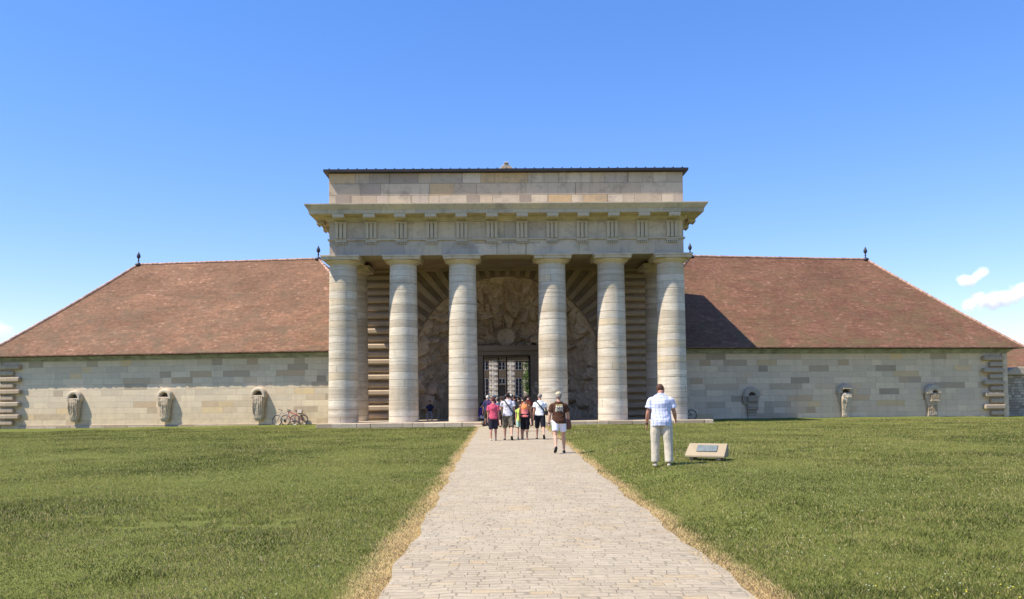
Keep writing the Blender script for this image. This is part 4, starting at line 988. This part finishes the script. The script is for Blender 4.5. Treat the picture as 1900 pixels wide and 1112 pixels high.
for seg in (((-.105,L_-.01),(-.112,L_-hh)),((-.112,L_-hh),(-.085,L_-hh-.02)),((-.085,L_-.005),(-.085,L_-hh-.01)),((-.105,L_),(-.085,L_)),((-.068,L_),(-.056,L_-hh)),((-.056,L_-hh),(-.038,L_-.03)),((-.038,L_-.03),(-.02,L_-hh)),((-.02,L_-hh),(-.006,L_)),((.01,L_-hh-.01),(.03,L_)),((.03,L_),(.055,L_-hh)),((.02,L_-.05),(.05,L_-.05)),((.06,L_),(.105,L_-hh-.03)),((.105,L_),(.07,L_-hh))):ribbon(m,seg[0],seg[1],.019,1)
po_=m.build('back_print',[simple('print_yellow',(.58,.47,.17),.8),simple('print_white',(.55,.52,.44),.8)],r)
sw=po_.modifiers.new('sw','SHRINKWRAP');sw.target=brown;sw.wrap_method='PROJECT';sw.use_project_y=True;sw.use_project_z=False;sw.use_positive_direction=True;sw.use_negative_direction=False;sw.offset=-.004;sw.wrap_mode='OUTSIDE_SURFACE';sw.offset=.004
# brown leather bag in his right hand
S,e,wz,d2,_=i['A'][1];hp=i['up'](wz+d2*.10)
b=empty('leather_bag',r.location,0,r.scale[0]);b.rotation_euler=r.rotation_euler
m=MB();cx_,cy_,cz_=hp.x-.03,hp.y-.10,hp.z+.02
m.loft([((cx_,cy_,cz_+.16),.05,.03),((cx_,cy_,cz_+.10),.085,.05),((cx_,cy_,cz_-.08),.10,.06),((cx_,cy_,cz_-.14),.08,.045)],14);o=m.build('pouch',M['leather'],b);vox(o,.014,2)
m=MB();m.tube([(cx_-.04,cy_,cz_+.14),(cx_-.02,cy_,cz_+.22),(hp.x-.02,hp.y,hp.z+.06),(hp.x,hp.y,hp.z)],.010,8);m.build('strap',M['leather'],b)
tag(b,'brown leather bag carried at the right side of the man in the brown T-shirt','bag')
# front row of the group
r,i=person('boy in pink T-shirt and dark shorts, leftmost of the walking group',-.22,30.45,.03,1.66,0,.94,((-6,6,1),(6,4,1)),((-2,6,8),(0,6,8)),0,8,25,'skinred','hred',0,cloth('pink_tee',(.62,.10,.16)),.6,.88,cloth('navy_shorts',(.035,.03,.045)),1.02,M['cream'],vx=.015,loose=1.35,group=GP)
r,i=person('tall man in printed white T-shirt and camouflage shorts with black strap across his back',.34,30.75,.03,1.86,0,1.02,((14,8,3),(-16,22,3)),((28,14,70),(-2,8,8)),0,3,0,'skin','hdark',-1,M['floral'],.5,.90,M['camo'],1.08,'black',vx=.015,loose=1.3,group=GP)
strap_bag(r,i,1,1.27,1.45,.165,.19,'black shoulder bag at the right hip of the man in the printed T-shirt',(.05,.08,.14),'black',.93)
r,i=person('girl in lime green top and pale shorts walking beside the woman in orange',.80,31.5,.03,1.42,0,.85,((-3,6,1),(5,4,1)),((0,5,8),(12,8,8)),0,4,0,'skin','hdark',.04,cloth('lime_top',(.58,.72,.16)),.3,.88,cloth('mint_shorts',(.45,.66,.58)),.75,'black',vx=.015,female=True,group=GP)
r,i=person('woman with dark hair in orange and pink vest top and black leggings',.98,30.95,.03,1.68,0,.93,((3,4,0),(-4,7,0)),((0,8,8),(14,16,12)),0,4,-8,'skintan','hdark',.02,None,.0,.9,cloth('black_leggings',(.015,.015,.018)),1.16,'skintan',vx=.015,female=True,loose=.8,group=GP)
g=G('orange_pink_top',.9,.1);x,y,z=g.sep(g.obj)[:3];k=g.m('SUBTRACT',g.m('ADD',z,g.m('MULTIPLY',g.noise(g.obj,9.,2.),.05)),g.m('MULTIPLY',g.m('ABSOLUTE',x),.35))
g.col(g.mix(g.rng(k,1.20,1.24,0.,1.),(.78,.22,.20),(.80,.28,.10)))
TRf=[(.90,.168,.118,-.01),(1.0,.152,.108,0),(1.09,.128,.098,.005),(1.2,.135,.108,.01),(1.31,.148,.112,.005),(1.38,.10,.088,0),(1.42,.075,.066,0)]
m=MB();m.loft([(i['up']((0,yo,z_)),rx*.93+.018,ry*.93+.018) for z_,rx,ry,yo in TRf],18)
for s_ in(-1,1):m.loft([(i['up']((s_*.075,-.07,1.33)),.02,.03),(i['up']((s_*.085,-.03,1.445)),.018,.03),(i['up']((s_*.075,.07,1.38)),.018,.03)],8)
o=m.build('vest_top',g.mat,r);vox(o,.015,2,.012)
r,i=person('grey haired man in plain white T-shirt and dark knee shorts with small black bag',1.58,31.25,.03,1.80,0,.98,((15,8,3),(-18,24,3)),((4,10,14),(10,14,50)),0,4,20,'skin','hgrey',0,cloth('white_tee',(.80,.80,.80),.08),.5,.92,cloth('dark_knee_shorts',(.018,.018,.025)),1.12,'black',vx=.015,loose=1.15,group=GP)
strap_bag(r,i,1,1.28,1.25,.155,.18,'small black bag at the right hip of the man in the plain white T-shirt',(.09,.07,.08),'black',1.0,(0,-.10,.04))
# the crowd in the shade of the portico
GC='crowd of visitors in the gateway'
cl=lambda n,c:cloth(n,c)
crowd=[(-.66,46.9,1.80,'navy','hwhite','white haired man in navy top with white collar, left edge of the gateway crowd',(.05,.05,.12),None),
(-.42,45.6,1.76,'violet','hgrey','grey haired visitor in dark violet top behind the boy in pink',(.10,.04,.12),None),
(-.08,44.3,1.62,'slate','hdark','short visitor in slate blue top between the boy in pink and the tall man',(.14,.17,.24),None),
(.35,46.2,1.74,'black','hdark','dark haired visitor in black jacket under the gate centre',(.02,.02,.022),None),
(.62,44.1,1.82,'charcoal','hdark','visitor with white sun hat in charcoal top behind the tall man',(.04,.04,.045),'w'),
(-.25,48.6,1.80,'ink','hbrown','visitor with white cap in ink blue top left of the gate centre',(.03,.03,.06),'w'),
(1.05,43.0,1.72,'coal','hdark','dark haired visitor in coal grey top right of the gate centre',(.03,.028,.03),None),
(1.28,38.6,1.74,'rust','hbrown','brown haired visitor in dark rust top just behind the woman in orange',(.16,.05,.025),None),
(1.62,45.2,1.80,'wine','hdark','dark haired visitor in wine red top near the right jamb',(.17,.035,.03),None),
(1.78,46.3,1.68,'maroon','hdark','visitor in maroon top beside the right column of the gateway',(.14,.03,.025),None),
(.0,49.5,1.76,'grey','hgrey','grey haired visitor deep in the passage, left of centre',(.12,.12,.12),None),
(.8,50.2,1.82,'dark','hdark','tall visitor in dark top deep in the passage',(.03,.03,.04),'d'),
(1.5,49.0,1.70,'brown','hbrown','visitor in brown top deep in the passage, right of centre',(.08,.05,.03),None),
(-.9,50.8,1.70,'blue','hdark','visitor in dark blue top deep by the left jamb',(.04,.05,.1),None),
(1.15,52.5,1.78,'olive','hdark','visitor with pale hat and olive top close to the iron gate',(.06,.06,.03),'w'),
(-.5,52.0,1.80,'umber','hdark','visitor in umber brown top deep in the passage, near the left jamb',(.06,.04,.025),None),
(.45,51.6,1.84,'pitch','hdark','tall visitor with pale cap in pitch black top at the centre of the passage',(.015,.015,.018),'w'),
(1.85,50.6,1.74,'mahogany','hdark','visitor in mahogany top deep in the passage by the right jamb',(.10,.035,.02),None),
(.15,44.9,1.72,'smoke','hbrown','brown haired visitor in smoke grey top hidden behind the tall man',(.07,.07,.075),None),
(.9,47.4,1.76,'night','hdark','visitor in night blue top behind the woman in orange and pink',(.02,.025,.05),None),
(1.4,47.9,1.72,'soot','hdark','visitor in soot black top between the tall man and the right jamb',(.02,.018,.018),None),
(.25,53.2,1.75,'plum','hwhite','white haired visitor in plum top close to the iron gate',(.08,.03,.06),None)]
for k,(x,y,h,nm,hr,lb,c,hat) in enumerate(crowd):
    rk=random.Random(k);a=rk.uniform(4,14)
    cp=None
    if hat:cp=simple('hat_%d'%k,(.7,.68,.62) if hat=='w' else (.03,.03,.03),.8)
    person(lb,x,y,.025,h,rk.uniform(-20,20),rk.uniform(.92,1.15),((a,5,2),(-a,12,2)),((a*.5,9,15),(-a*.5,9,rk.uniform(10,70))),0,rk.uniform(-5,6),rk.uniform(-25,25),('skin','skintan','skinpale')[k%3],hr,0 if k%3 else .03,cl('top_'+nm,c),.6 if k%2 else .85,.88,cl('lower_'+nm,(.03,.03,.04) if k%2 else (.07,.06,.05)),1.95 if k%2 else 1.1,'black',vx=.024,group=GC,cap=cp)
# seated visitors
person('visitor in dark blue top seated on the step between second and third columns',-4.28,50.4,.28,1.68,180,1.,((82,84,6),(82,88,6)),((25,8,50),(25,8,50)),12,12,0,'skintan','hdark',0,cl('top_night',(.03,.035,.075)),.6,.9,cl('lower_stone',(.30,.28,.28)),1.9,'black',vx=.022,sit=.44)
person('visitor in purple top and white trousers seated on the step left of the passage',-1.15,47.6,.02,1.66,-70,1.,((80,70,6),(82,60,6)),((25,8,50),(25,8,40)),10,6,0,'skin','hbrown',0,cl('top_purple',(.10,.06,.28)),.6,.9,cl('lower_white',(.6,.6,.62)),1.9,'cream',vx=.022,sit=.50)

# ------------------------------------------------------------------ clouds: real volumes far beyond the building
def cloud(name,X,Y,Z,sx,sy,sz,dens,seed,label,lobes):
    g=bpy.data.materials.new('cloud_vapour_%d'%seed);g.use_nodes=True;t=g.node_tree;N_=t.nodes;N_.remove(N_['Principled BSDF'])
    pv=N_.new('ShaderNodeVolumePrincipled');pv.inputs['Color'].default_value=(1,1,1,1);pv.inputs['Anisotropy'].default_value=.0
    t.links.new(pv.outputs[0],N_['Material Output'].inputs['Volume'])
    tc=N_.new('ShaderNodeTexCoord')
    def mm(op,a,b=None,clamp=False):
        n_=N_.new('ShaderNodeMath');n_.operation=op;n_.use_clamp=clamp
        for k,q in enumerate((a,b)):
            if q is None:continue
            if isinstance(q,(int,float)):n_.inputs[k].default_value=q
            else:t.links.new(q,n_.inputs[k])
        return n_.outputs[0]
    best=None
    for (lx,lz,lr) in lobes:
        v=N_.new('ShaderNodeVectorMath');v.operation='SUBTRACT';t.links.new(tc.outputs['Object'],v.inputs[0]);v.inputs[1].default_value=(lx,0,lz)
        s2=N_.new('ShaderNodeVectorMath');s2.operation='MULTIPLY';t.links.new(v.outputs[0],s2.inputs[0]);s2.inputs[1].default_value=(1/lr,.9/lr,1/lr)
        le=N_.new('ShaderNodeVectorMath');le.operation='LENGTH';t.links.new(s2.outputs[0],le.inputs[0])
        d=mm('SUBTRACT',1.,le.outputs['Value']);best=d if best is None else mm('MAXIMUM',best,d)
    nz=N_.new('ShaderNodeTexNoise');t.links.new(tc.outputs['Object'],nz.inputs['Vector']);nz.inputs['Scale'].default_value=1.6/sz;nz.inputs['Detail'].default_value=5;nz.inputs['Roughness'].default_value=.6
    den=mm('MULTIPLY',mm('ADD',best,mm('MULTIPLY',mm('SUBTRACT',nz.outputs[0],.55),1.9)),dens*2.2,False);den=mm('MINIMUM',mm('MAXIMUM',den,0.),dens)
    t.links.new(den,pv.inputs['Density'])
    m=MB();m.box(-sx,sx,-sy,sy,-sz,sz);o=m.build(name,g);o.location=(X,Y,Z);tag(o,label,'cloud','small clouds');return o
cloud('cloud',541,900,132,34,16,18,.16,1,'small white cloud above the right wing roof, the upper and smaller of two',[(-14,-3,9),(-6,-2,8),(1,2,7),(7,6,7),(-18,-6,5)])
cloud('cloud',566,900,109,52,16,20,.16,2,'larger flat white cloud at the right edge of the sky',[(-34,-8,9),(-22,-3,12),(-8,-1,13),(6,-1,12),(20,5,13),(34,9,14),(-8,-6,9)])
cloud('cloud',-556,900,82,26,14,18,.05,3,'faint pale cloud low at the left edge of the sky',[(-6,0,13),(6,-1,12),(14,-4,9)])
